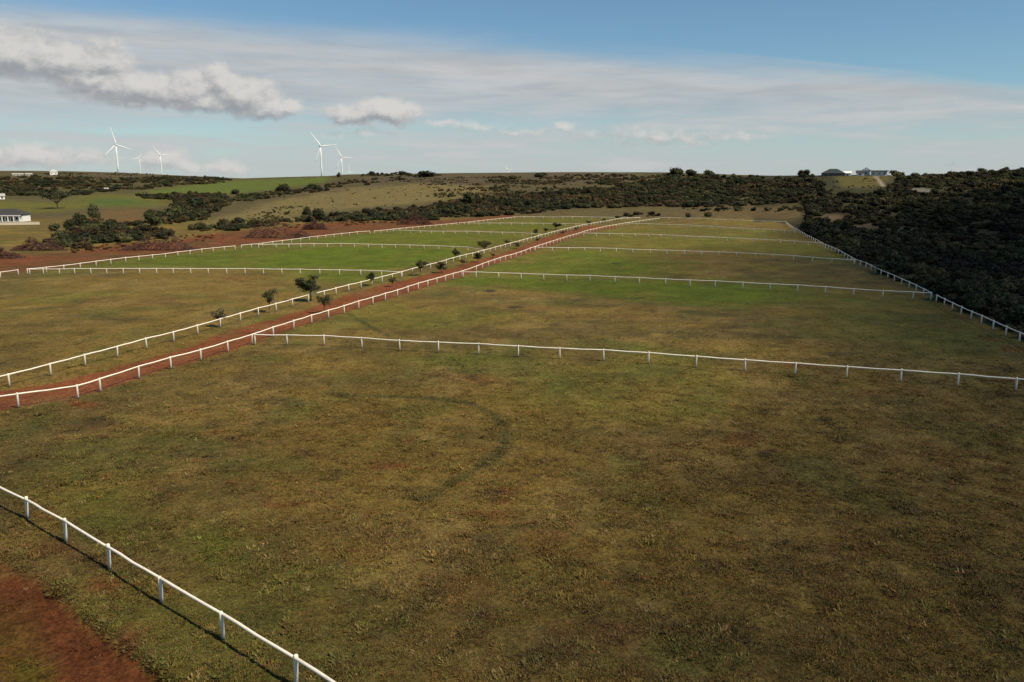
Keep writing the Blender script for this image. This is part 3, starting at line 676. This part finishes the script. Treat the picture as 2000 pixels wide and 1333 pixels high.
# ------------------------------------------------------------------ fences
def white_paint(name, splash):
    m, t, p = new_mat(name); geo = t.add('ShaderNodeNewGeometry')
    n1 = t.noise(geo.outputs['Position'], 6, 5, .65); n2 = t.noise(geo.outputs['Position'], 1.1, 3)
    c = t.mix(t.ss(n1, .52, .75, 0, .65), t.mix(t.ss(n2, .3, .7), (.82, .76, .63), (.76, .70, .58)), (.40, .34, .27))
    if splash:     # red soil and moss on the foot of the post
        oc = t.add('ShaderNodeTexCoord'); sz = t.add('ShaderNodeSeparateXYZ'); t.l.new(oc.outputs['Object'], sz.inputs[0])
        c = t.mix(t.ss(t.m('ADD', sz.outputs[2], t.m('MULTIPLY_ADD', n1, .5, -.25)), .36, .0, 0, .8), c, (.19, .11, .06))
    t.l.new(c, p.inputs['Base Color']); p.inputs['Roughness'].default_value = .6; return m
M_WHITE = white_paint('white_paint', False)
bm = bmesh.new(); tube(bm, [(0, 0, -.25), (0, 0, 1.30), (0, 0, 1.365), (0, 0, 1.395)], [.102, .096, .092, .06], 10); post_me = done(bm, 'fence_post', M_WHITE, True)
M_POST = white_paint('white_paint_soil_splashed', True); post_me.materials[0] = M_POST
rail_mes = []
for k in range(3):
    bm = bmesh.new(); rr = random.Random(k)
    tube(bm, [(0, 0, 0), (.25, rr.uniform(-.015, .015), rr.uniform(-.02, 0)), (.5, rr.uniform(-.02, .02), -.03), (.75, rr.uniform(-.015, .015), rr.uniform(-.02, 0)), (1, 0, 0)], [.076, .074, .070, .068, .064], 9)
    rail_mes.append(done(bm, 'fence_rail', M_WHITE, True))
for lab, pts in RUNS:
    base = pts[len(pts)//2]
    root = link('rail_fence', None, label=lab, cat='fence', group='white paddock fences')
    root.location = (base[0], base[1], hz(*base)); inv = Vector(root.location)
    tops = []
    for q in pts:
        z = hz(q[0], q[1]); o = link('post', post_me, root)
        o.location = Vector((q[0], q[1], z+random.uniform(-.02, .02)))-inv
        o.rotation_euler = (random.gauss(0, .022), random.gauss(0, .022), random.uniform(0, 6.28))
        tops.append(Vector((q[0], q[1], z+RAILZ+random.uniform(-.035, .03))))
    for a_, b_ in zip(tops, tops[1:]):
        o = link('rail', random.choice(rail_mes), root); d = b_-a_
        o.location = a_-inv; o.rotation_mode = 'QUATERNION'; o.rotation_quaternion = d.to_track_quat('X', 'Z'); o.scale = (d.length, 1, 1)

# ------------------------------------------------------------------ lane saplings
def sapling(seed, sparse, mat, flat=1.0):
    rr = random.Random(seed); rng = np.random.default_rng(seed); bm = bmesh.new()
    lean = (rr.uniform(-.05, .05), rr.uniform(-.05, .05))
    top = Vector((lean[0], lean[1], .55)); tube(bm, [(0, 0, -.05), (lean[0]*.4, lean[1]*.4, .25), top], [.022, .017, .012], 7)
    lobes = []
    for i in range(rr.randint(7, 10)):
        a_ = rr.uniform(0, 6.28); r = rr.uniform(.08, .30); z = .42+rr.random()*.48*flat
        e = Vector((math.cos(a_)*r, math.sin(a_)*r, z)); s0 = Vector((lean[0], lean[1], 0))*(z*.6)+Vector((0, 0, rr.uniform(.25, .5)))
        tube(bm, [s0, (s0+e)/2+Vector((0, 0, .03)), e], [.010, .007, .003], 5)
        q = rr.uniform(.10, .19); lobes.append((e.x, e.y, e.z, q, q, q*.75))
    lobes.append((0, 0, .62, .16, .16, .2))
    tm = done(bm, 'trunk', M_BARK)
    v, f = leaf_cloud(lobes, 650 if sparse else 1500, .036, rng, inner=.8)
    cm = np_mesh('crown', v, f, False); cm.materials.append(mat); return tm, cm
M_SAPO = leaf_mat('pale_olive_leaves', (.062, .060, .024), (.115, .102, .046))
SAP = [sapling(100+i, i in (2, 4), M_SAPB if i == 4 else M_SAPO if i == 2 else M_SAPL) for i in range(5)]
words = ['first', 'second', 'third', 'fourth', 'fifth', 'sixth', 'seventh', 'eighth', 'ninth', 'tenth', 'eleventh', 'twelfth', 'thirteenth', 'fourteenth', 'fifteenth', 'sixteenth', 'seventeenth', 'eighteenth', 'nineteenth', 'twentieth', 'twenty-first', 'twenty-second', 'twenty-third', 'twenty-fourth']
# x, y of the foot, row of the top, crown width, kind, words
SAPL = [(429, 640, 602, 40, 2, 'sparse thin sapling at the lane fence, the first seen from the left'), (526, 612, 562, 40, 2, 'slim sapling with a lopsided crown, second from the left along the lane'),
 (607, 589, 537, 56, 1, 'tallest dark leafy sapling beside the red lane'), (633, 613, 572, 36, 2, 'thin open sapling standing just in front of the tallest one'),
 (726, 558, 530, 26, 1, 'small round sapling whose trunk stands by the nearest left cross fence'), (767, 561, 540, 20, 2, 'small sparse sapling on the edge of the red track'),
 (822, 538, 508, 27, 3, 'full dark sapling hiding a bay of the lane fence'), (862, 534, 511, 26, 0, 'bushy sapling on the red track edge, right of the full dark one'),
 (890, 508, 485, 22, 1, 'round sapling poking above the lane fence between two taller gaps'), (904, 519, 505, 20, 4, 'rusty brown little sapling on the red track'),
 (933, 513, 494, 20, 0, 'dark sapling on the track in front of the largest round crown'), (946, 493, 470, 28, 3, 'largest round dark crown along the middle of the lane'),
 (962, 504, 492, 16, 4, 'reddish brown shrub on the track just past the largest round crown'), (990, 479, 468, 15, 1, 'small sapling tucked against the lane fence past the middle'),
 (1010, 486, 474, 16, 0, 'low dark sapling on the far track, nearest the right fence'), (1047, 461, 447, 16, 1, 'upright sapling by the third left cross fence end'),
 (1050, 474, 464, 14, 4, 'rusty shrub on the far track before the lane bends'), (1066, 456, 446, 15, 3, 'small dark sapling beside the upright one far along the lane'),
 (1086, 449, 436, 26, 3, 'wide dark crown far along the lane above the fence'), (1100, 459, 449, 18, 4, 'brown shrub on the far track below the wide dark crown'),
 (1126, 451, 443, 16, 4, 'broad rusty shrub where the track fades'), (1150, 441, 431, 14, 0, 'far small sapling where the lane fences draw together'),
 (1180, 436, 427, 14, 1, 'far dark sapling near the end of the lane'), (1206, 431, 422, 16, 3, 'round dark sapling just before the end of the lane'), (1232, 428, 420, 14, 1, 'last little sapling at the end of the lane')]
def place_tree(meshes, X, Y, Ytop, wpx, label, cat='tree', name='sapling', group=None, loc=None):
    x, y, z = loc if loc else (*ground(X, Y), 0); z = hz(x, y)
    m_px = math.hypot(y, H-z)/F; hgt = (Y-Ytop)*m_px*1.02; wid = wpx*m_px
    root = link(name, None, label=label, cat=cat, group=group); root.location = (x, y, z); root.rotation_euler = (0, 0, random.uniform(0, 6.28))
    for nm, me in zip(('trunk', 'crown'), meshes):
        o = link(nm, me, root); o.scale = (wid/.80, wid/.80, hgt/1.03)
    return root
for X, Y, yt, wp, k, lab in SAPL: place_tree(SAP[k], X, Y, yt, wp, lab, group='saplings along the red lane')

# ------------------------------------------------------------------ single bushes and trees on the slopes
def round_bush(seed, mat, n=700, tall=1.0):
    rr = random.Random(seed); bm = bmesh.new(); 
    for k in range(3): tube(bm, [(rr.uniform(-.06, .06), rr.uniform(-.06, .06), -.1), (rr.uniform(-.15, .15), rr.uniform(-.15, .15), .3), (rr.uniform(-.3, .3), rr.uniform(-.3, .3), .62*tall)], [.05, .035, .015], 6)
    return done(bm, 'stem', M_BARK), bush_mesh('crown', seed, n=n, size=.10, mat=mat, tall=tall, core=.62)
RB_ = [round_bush(200+i, M_BUSH, tall=1.0+.15*(i % 3)) for i in range(4)]
SHR = [  # foot x, y, top y, width px, words
 (160, 441, 415, 30, 'round dark tree at the left end of the olive thicket'), (186, 431, 404, 22, 'tall narrow dark tree standing behind the round one in the thicket'), (108, 452, 438, 22, 'low dark bush at the left tip of the thicket, below the pasture'),
 (134, 446, 428, 22, 'small bush between the low left one and the round dark tree'), (212, 449, 432, 26, 'bush at the middle of the thicket, right of the tall narrow tree'), (302, 441, 418, 40, 'broad dark bush at the left foot of the slanting hedge'),
 (345, 428, 402, 44, 'big dark bush in the slanting hedge above the red soil'), (390, 408, 385, 40, 'dark bush at the top of the slanting hedge below the green field'), (345, 389, 377, 40, 'long low bush at the pasture edge under the green field'),
 (551, 377, 362, 28, 'round dark bush on the lower edge of the green hill field'), (612, 372, 360, 26, 'dark bush at the right corner of the green hill field'), (458, 380, 370, 18, 'little dark bush at the left of the tan slope'),
 (662, 346, 337, 9, 'tiny black bush on the skyline beside a wind turbine'), (728, 343, 336, 14, 'small black bush on the skyline left of centre'), (785, 342, 335, 16, 'middle of three black skyline bushes left of centre'), (832, 346, 334, 36, 'widest black skyline bush left of centre'),
 (1055, 346, 337, 28, 'dark bush just under the skyline at centre'), (1003, 350, 344, 20, 'low dark bush on the brown slope below the skyline at centre'), (1320, 344, 329, 28, 'taller dark bush breaking the skyline right of centre'), (1350, 344, 331, 24, 'dark skyline bush next to the taller one right of centre'),
 (1385, 345, 332, 24, 'last dark skyline bush before the homestead hill'), (915, 398, 378, 30, 'rounded tree standing proud of the hedgerow left of centre'), (600, 427, 405, 18, 'thin dark tree at the left end of the hedgerow'), (620, 432, 406, 26, 'dark tree beside the thin one at the hedgerow end'),
 (1580, 452, 425, 40, 'black bush at the far corner of the right boundary fence'), (1660, 496, 468, 44, 'black rounded bush behind the far part of the right boundary fence'), (1745, 535, 492, 62, 'large black bush looming over the right boundary fence'), (1850, 588, 545, 66, 'dark bush behind the fence just right of the boundary gap'),
 (1910, 612, 566, 70, 'dark bush behind the near boundary fence, second from the right edge'), (1985, 640, 596, 80, 'dark bush behind the near boundary fence at the right edge'), (1382, 424, 415, 16, 'small dark shrub on the brown grass beyond the far end fence'), (1345, 425, 416, 12, 'tiny shrub on the brown grass, left of its neighbour at the far end'),
]
for i, (X, Y, yt, wp, lab) in enumerate(SHR):
    x, y, z = hit(X, Y)
    m_px = math.hypot(y, H-z)/F; o = link('bush', None, label=lab, cat='bush', group='single bushes on the slopes'); o.location = (x, y, z); o.rotation_euler = (0, 0, random.uniform(0, 6.28))
    st, cr = RB_[i % 4]; k = wp*m_px/1.75; hh = (Y-yt)*m_px/1.15
    for nm, me in (('stem', st), ('crown', cr)):
        q = link(nm, me, o); q.scale = (k, k, hh)
# spreading tree on the pasture
rr = random.Random(5); bm = bmesh.new(); lobes = []
tube(bm, [(0, 0, -.1), (.02, 0, .2), (.0, .03, .35)], [.045, .032, .03], 8)
for i in range(9):
    a_ = i*.7+rr.uniform(-.2, .2); r = rr.uniform(.3, .85); e = (math.cos(a_)*r, math.sin(a_)*r, rr.uniform(.66, .84))
    tube(bm, [(0, .02, .3), (e[0]*.5, e[1]*.5, .52), e], [.026, .018, .006], 6); lobes.append((*e, .36, .36, .15))
lobes.append((0, 0, .84, .5, .5, .16))
tm = done(bm, 'trunk', M_BARK); v, f = leaf_cloud(lobes, 1500, .055, np.random.default_rng(5), inner=.8); cm = np_mesh('crown', v, f, False); cm.materials.append(M_BUSH)
x, y, z = hit(112, 408); m_px = y/F
root = link('spreading_tree', None, label='wide flat-topped tree alone on the left pasture above the white house', cat='tree'); root.location = (x, y, z)
for nm, me in (('trunk', tm), ('crown', cm)):
    o = link(nm, me, root); o.scale = (27*m_px,)*2+(33*m_px,)

# ------------------------------------------------------------------ brush piles
def brush(X0, X1, Y, hpx, label, seed):
    rr = random.Random(seed); x0, y0 = ground(X0, Y); x1, y1 = ground(X1, Y); n = 800; L = x1-x0; m_px = y0/F; hgt = hpx*m_px*2.3
    o = link('brush_pile', None, label=label, cat='brush pile', group='heaps of cut branches on the red soil')
    o.location = ((x0+x1)/2, y0, hz((x0+x1)/2, y0))
    bm = bmesh.new()
    for i in range(n):
        big = i % 50 == 0
        u = rr.uniform(-.5, .5)*(.8 if big else 1); w_ = rr.gauss(0, .22)
        env = max(0, 1-(2*u)**2)*max(0, 1-abs(w_)*1.2)*(.6+.6*math.sin(u*9+seed)**2)
        c = Vector((u*L, w_*L*.35, (.8 if big else rr.random())*hgt*env)); a_ = rr.uniform(0, 6.28); ln = rr.uniform(.5, 1.8)*(1.6 if big else 1)
        d = Vector((math.cos(a_), math.sin(a_), rr.uniform(-.15, .55))).normalized()*ln; q = c+d*.5; s_ = c-d*.5
        s_.z = max(s_.z, .0); q.z = max(q.z, .05)
        r = rr.uniform(.04, .12); pts = [s_, (s_+q)/2+Vector((rr.uniform(-.1, .1), rr.uniform(-.1, .1), rr.uniform(0, .12))), q]
        if big:
            b2 = bmesh.new(); tube(b2, pts, [.13, .10, .05], 6); link('branch', done(b2, 'branch', M_TWIG), o)
        else: tube(bm, pts, [r, r*.8, r*.3], 4)
    link('branches', done(bm, 'branches', M_TWIG), o, kind='stuff')
    return o
brush(238, 388, 489, 15, 'long reddish brush heap on red soil behind the left boundary fence', 3)
brush(474, 606, 465, 16, 'dark brush heap on red soil nearest the middle gap in the fence', 4)
brush(590, 640, 449, 9, 'small brush heap at the right tail of the dark heap', 8)
brush(775, 845, 439, 9, 'farthest brush heap, low and dark, under the hedgerow', 5)
brush(25, 128, 489, 12, 'brown brush heap below the thicket at the left', 6)
brush(-60, 40, 505, 10, 'brush heap cut off by the left picture edge', 7)

# ------------------------------------------------------------------ buildings
def simple(name, c, rough=.8, var=.15):
    m, t, p = new_mat(name); geo = t.add('ShaderNodeNewGeometry'); n_ = t.noise(geo.outputs['Position'], .7, 4)
    t.l.new(t.mix(n_, tuple(q*(1-var) for q in c), tuple(min(1, q*(1+var)) for q in c)), p.inputs['Base Color']); p.inputs['Roughness'].default_value = rough; return m
M_WALL = simple('white_wall', (.76, .75, .71)); M_CREAM = simple('cream_wall', (.74, .70, .62)); M_ROOF = simple('slate_roof', (.050, .049, .046), .8); M_TEAL = simple('teal_roof', (.036, .046, .046), .7)
M_DARKW = simple('dark_timber_wall', (.10, .10, .095)); M_LIGHT = simple('pale_roof', (.40, .38, .34)); M_GLASS = simple('window_glass', (.02, .025, .03), .1); M_CONC = simple('pale_concrete', (.55, .50, .38)); M_TURB = simple('turbine_white', (.80, .81, .82), .35, .03)
def boxm(name, mat, parent, x0, x1, y0, y1, z0, z1):
    bm = bmesh.new(); bmesh.ops.create_cube(bm, size=1)
    for v in bm.verts: v.co = Vector(((x0+x1)/2+v.co.x*(x1-x0), (y0+y1)/2+v.co.y*(y1-y0), (z0+z1)/2+v.co.z*(z1-z0)))
    return link(name, done(bm, name, mat), parent)
def roofm(parent, mat, x0, x1, y0, y1, z0, z1, hip=0.0, along='x', ov=.5):
    """gable (hip=0) or hipped roof with overhang and thickness"""
    x0 -= ov; x1 += ov; y0 -= ov; y1 += ov; bm = bmesh.new(); V = bm.verts.new
    if along == 'x': r0 = (x0+hip, (y0+y1)/2); r1 = (x1-hip, (y0+y1)/2)
    else: r0 = ((x0+x1)/2, y0+hip); r1 = ((x0+x1)/2, y1-hip)
    lo = [V((x0, y0, z0)), V((x1, y0, z0)), V((x1, y1, z0)), V((x0, y1, z0))]; up = [V((x0, y0, z0+.18)), V((x1, y0, z0+.18)), V((x1, y1, z0+.18)), V((x0, y1, z0+.18))]
    a_ = V((*r0, z1)); b_ = V((*r1, z1)); bm.faces.new(lo[::-1])
    for k in range(4): bm.faces.new((lo[k], lo[(k+1) % 4], up[(k+1) % 4], up[k]))
    if along == 'x': fs = [(up[0], up[1], b_, a_), (up[1], up[2], b_), (up[2], up[3], a_, b_), (up[3], up[0], a_)]
    else: fs = [(up[1], up[2], b_, a_), (up[2], up[3], b_), (up[3], up[0], a_, b_), (up[0], up[1], a_)]
    for q in fs: bm.faces.new(q)
    return link('roof', done(bm, 'roof', mat), parent)
def openings(parent, front, zs, wins, doors=()):
    for (a_, b_) in wins:
        w_ = boxm('window', M_GLASS, parent, a_, b_, front-.04, front+.1, zs, zs+1.25)
        boxm('frame', M_WALL, w_, a_-.08, b_+.08, front-.07, front-.01, zs-.12, zs-.02); boxm('frame', M_WALL, w_, (a_+b_)/2-.04, (a_+b_)/2+.04, front-.07, front-.045, zs, zs+1.25)
    for (a_, b_) in doors: boxm('door', M_GLASS, parent, a_, b_, front-.04, front+.1, .25, 2.3)
# white house at the left edge
x, y, z = hit(18, 434); mp = y/F
hs = link('white_house', None, label='white farmhouse with dark roof at the left edge of the photo', cat='house'); hs.location = (x, y, z-.1); hs.rotation_euler = (0, 0, R(4))
x1 = 22*mp; 
boxm('wall', M_WALL, hs, -16, x1, 1.6, 9, 0, 3.1)
roofm(hs, M_ROOF, -16, x1, -.2, 9, 3.45, 6.1, 4.0)
boxm('fascia', M_WALL, hs, -16.45, x1+.45, -.62, -.55, 2.95, 3.5)
boxm('veranda_floor', M_CONC, hs, -16, x1, -.6, 1.55, 0, .3)
for k in range(8): boxm('veranda_post', M_WALL, hs, x1-.3-2.6*k-.35, x1-.3-2.6*k, -.5, -.2, .3, 2.95)
openings(hs, 1.6, 1.0, [(x1-3.2, x1-1.4), (x1-7.6, x1-5.8), (x1-12, x1-10)], [(x1-5.2, x1-4.1), (x1-9.4, x1-8.3)])
boxm('chimney', M_WALL, hs, -9, -8.2, 6, 6.8, 4.5, 6.7)
tw = link('terrace_wall', None, label='pale cream terrace wall running past the white house at the left edge', cat='wall'); x, y, z = hit(20, 440); tw.location = (x, y, z-.2); tw.rotation_euler = (0, 0, R(17))
boxm('wall', M_CONC, tw, -13, 47*mp, 0, .35, 0, 1.35); boxm('coping', M_LIGHT, tw, -13.05, 47*mp+.05, -.06, .41, 1.35, 1.47)
# homestead on the hill
def house(X0, X1, Y, ytop, label, roofmat, kind, wallmat=M_WALL, dep=7, back=0, name='hill_house', ry=None):
    x, y, z = hit((X0+X1)/2, Y)
    d_ = px_dir((X0+X1)/2, Y); ym = float(np.interp(d_[0]/d_[1], RA, RD))-6
    if y > ym: x, y = x*ym/y, ym
    x, y = x*(y+back)/y, y+back; z = hz(x, y); m_ = y/F; wd = (X1-X0)*m_/2; ht = max(2.6, (Y-ytop)*m_)
    o = link(name, None, label=label, cat='house', group='buildings on the hills'); o.location = (x, y, z-.3); o.rotation_euler = (0, 0, R(ry or 0)-math.atan2(x, y))
    wl = ht*(.40 if kind == 'hip' else .62) if kind != 'flat' else ht*.8
    boxm('wall', wallmat, o, -wd, wd, 0, dep, 0, wl)
    if kind == 'hip': roofm(o, roofmat, -wd, wd, 0, dep, wl, ht+.3, min(dep, wd)*.75)
    elif kind == 'gable': roofm(o, roofmat, -wd, wd, 0, dep, wl, ht+.3, 0.0)
    elif kind == 'front':
        roofm(o, roofmat, -wd, wd, 0, dep, wl, ht+.3, 0.0, 'y')
        bm = bmesh.new(); vs = [bm.verts.new(q) for q in ((-wd+.1, -.52, wl+.19), (wd-.1, -.52, wl+.19), (0, -.52, ht+.05))]; bm.faces.new(vs); r_ = bmesh.ops.extrude_face_region(bm, geom=bm.faces[:])
        for v in r_['geom']:
            if isinstance(v, bmesh.types.BMVert): v.co.y -= .06
        link('gable', done(bm, 'gable', wallmat), o)
    else:
        boxm('roof', roofmat, o, -wd-.7, wd+.7, -1.6, dep+.4, wl, wl+.55)
        for k in range(5): boxm('veranda_post', wallmat, o, -wd+k*(2*wd-.25)/4, -wd+.25+k*(2*wd-.25)/4, -1.4, -1.15, 0, wl)
    n = max(1, int(wd*2/3.2)); zs_ = max(.7, wl*.32)
    wins = [(-wd+(i+.5)*2*wd/n-.6, -wd+(i+.5)*2*wd/n+.6) for i in range(n)]
    openings(o, 0, min(zs_, wl-1.5) if wl > 2.2 else .4, wins if wl > 1.9 else [])
    return o
house(1606, 1648, 342.5, 329, 'long dark hip-roofed house at the left end of the hilltop homestead', M_TEAL, 'hip', M_DARKW, dep=9)
house(1649, 1661, 342.5, 334, 'small white cottage next to the dark-roofed house on the hilltop', M_WALL, 'gable', dep=5)
house(1673, 1686, 343, 333, 'white cottage with a dark roof in the middle of the hilltop homestead', M_ROOF, 'gable', dep=5)
house(1684, 1698, 341, 327, 'tall white gabled house rising behind the middle of the homestead', M_ROOF, 'front', dep=8, back=9)
house(1702, 1731, 342, 330.5, 'long flat-roofed cream building at the right end of the hilltop homestead', M_ROOF, 'flat', M_CREAM, 7)
house(26, 44, 344, 339, 'low white building on the far left skyline hill, left of its neighbour', M_LIGHT, 'gable', M_LIGHT, name='farm_building')
house(51, 62, 344, 339, 'second low white building on the far left skyline hill', M_LIGHT, 'gable', M_LIGHT, name='farm_building')
house(99, 112, 342, 332, 'tall white gabled building on the far left skyline hill', M_WALL, 'front', name='farm_building')
house(-10, 8, 390, 379, 'white shed half cut off by the left picture edge above the pasture', M_LIGHT, 'gable', name='farm_building')
house(205, 211, 373, 369.5, 'tiny white shed on the pasture left of the green field', M_LIGHT, 'gable', dep=3, name='farm_building')

# ------------------------------------------------------------------ wind turbines
bm = bmesh.new(); tube(bm, [(0, 0, -1), (0, 0, .33), (0, 0, .66), (0, 0, .985)], [2.3, 2.05, 1.75, 1.4], 20); TOW = done(bm, 'tower', M_TURB, True)
for v in TOW.vertices: v.co.z = v.co.z if v.co.z < 0 else v.co.z*80
bm = bmesh.new(); bmesh.ops.create_cube(bm, size=1); bmesh.ops.bevel(bm, geom=bm.edges[:], offset=.12, segments=2, affect='EDGES')
for v in bm.verts: v.co = Vector((v.co.x*3.6, v.co.y*10+3.2, v.co.z*3.8+80.4))
NAC = done(bm, 'nacelle', M_TURB, True)
bm = bmesh.new(); tube(bm, [(0, -2.0, 0), (0, -3.4, 0), (0, -4.4, 0), (0, -4.9, 0)], [1.7, 1.65, 1.1, .2], 14); HUB = done(bm, 'hub', M_TURB, True)
bm = bmesh.new(); prev = None
for z, ch, th in [(1.0, 2.0, 1.6), (4, 2.3, 1.3), (9, 3.7, .9), (16, 3.1, .65), (28, 2.1, .42), (40, 1.3, .25), (48, .5, .12)]:
    ring = [bm.verts.new((x_*ch, y_*th-2.9, z)) for x_, y_ in ((-.32, 0), (-.12, .42), (.25, .36), (.68, 0), (.25, -.36), (-.12, -.42))]
    if prev:
        for k in range(6): bm.faces.new((prev[k], prev[(k+1) % 6], ring[(k+1) % 6], ring[k]))
    else: bm.faces.new(ring[::-1])
    prev = ring
bm.faces.new(prev); BLA = done(bm, 'blade', M_TURB, True)
TURB = [(226, 283, 33, 103, 'largest wind turbine on the left skyline, one blade pointing up'), (272, 309, 15, 70, 'smallest wind turbine of the left trio, seen low on the skyline'), (313, 304, 21, 128, 'third wind turbine of the left trio, right of the smallest one'),
        (626, 286, 33, 127, 'taller wind turbine of the pair left of centre, blade stretched up left'), (667, 308, 24, 120, 'shorter wind turbine of the pair left of centre'), (683, 334, 12, 95, 'very distant wind turbine barely above the ridge right of the pair'),
        (994, 333, 13, 140, 'wind turbine at centre showing only blade tips above the ridge'), (1861, 319, 13, 78, 'faint distant wind turbine above the dark hill at right')]
for X, Y, bl, ang, lab in TURB:
    D = 49*F/bl; d = px_dir(X, Y); d = d/d[1]; y = D; x = d[0]*y; zh = H+d[2]*y; zg_ = hz(x, y)
    s_ = (zh-zg_)/80.4 if (zh-zg_)/80.4 > .6 else .6
    o = link('wind_turbine', None, label=lab, cat='wind turbine', group='wind turbines on the skyline'); o.location = (x, y, zg_); o.rotation_euler = (0, 0, R(18)-math.atan2(x, y))
    tw_ = link('tower', TOW, o); tw_.scale = (1, 1, s_)
    dz_ = 80.4*s_-80.4
    q = link('nacelle', NAC, o); q.location = (0, 0, dz_)
    q = link('hub', HUB, o); q.location = (0, 0, 80.4*s_)
    for k in range(3):
        b_ = link('blade', BLA, o); b_.location = (0, 0, 80.4*s_); b_.rotation_euler = (0, R(90-(ang+120*k)), 0)

# ------------------------------------------------------------------ unseen cumulus added overhead to shade the right of the paddocks
def shade_cloud(gx_, gy_, rx, ry, rz, alt, dens, seed, rot=0.0):
    k = alt/math.tan(SUN_EL); c = Vector((gx_+math.sin(SUN_AZ)*k, gy_+math.cos(SUN_AZ)*k, alt))
    bm = bmesh.new(); bmesh.ops.create_icosphere(bm, subdivisions=5, radius=1)
    co = np.array([v.co[:] for v in bm.verts]); an = np.arctan2(co[:, 1], co[:, 0])
    nn = fbm(co[:, 0]*3+co[:, 2]*1.7+9, co[:, 1]*3+co[:, 2]*1.3+9, 1.0, 4, seed)
    for v, q in zip(bm.verts, nn):
        k_ = .72+.56*q; v.co = Vector((v.co.x*k_*rx, v.co.y*k_*ry, v.co.z*k_*rz*(.45 if v.co.z < 0 else 1)))
    me = bpy.data.meshes.new('shade_cloud'); bm.to_mesh(me); bm.free()
    m = bpy.data.materials.new('shade_cloud_mist'); m.use_nodes = True; m.node_tree.nodes.clear(); t = NT(m.node_tree)
    o_ = t.add('ShaderNodeOutputMaterial'); pv = t.add('ShaderNodeVolumePrincipled'); pv.inputs['Density'].default_value = dens; pv.inputs['Color'].default_value = (.97, .97, .97, 1)
    t.l.new(pv.outputs[0], o_.inputs['Volume']); me.materials.append(m)
    o = link('shade_cloud', me, label='unseen cumulus added high above the paddocks to shade their right side', kind='stuff'); o.location = c; o.rotation_euler = (0, 0, rot); return o
shade_cloud(292, 148, 228, 375, 90, 620, .019, 3, R(-28))
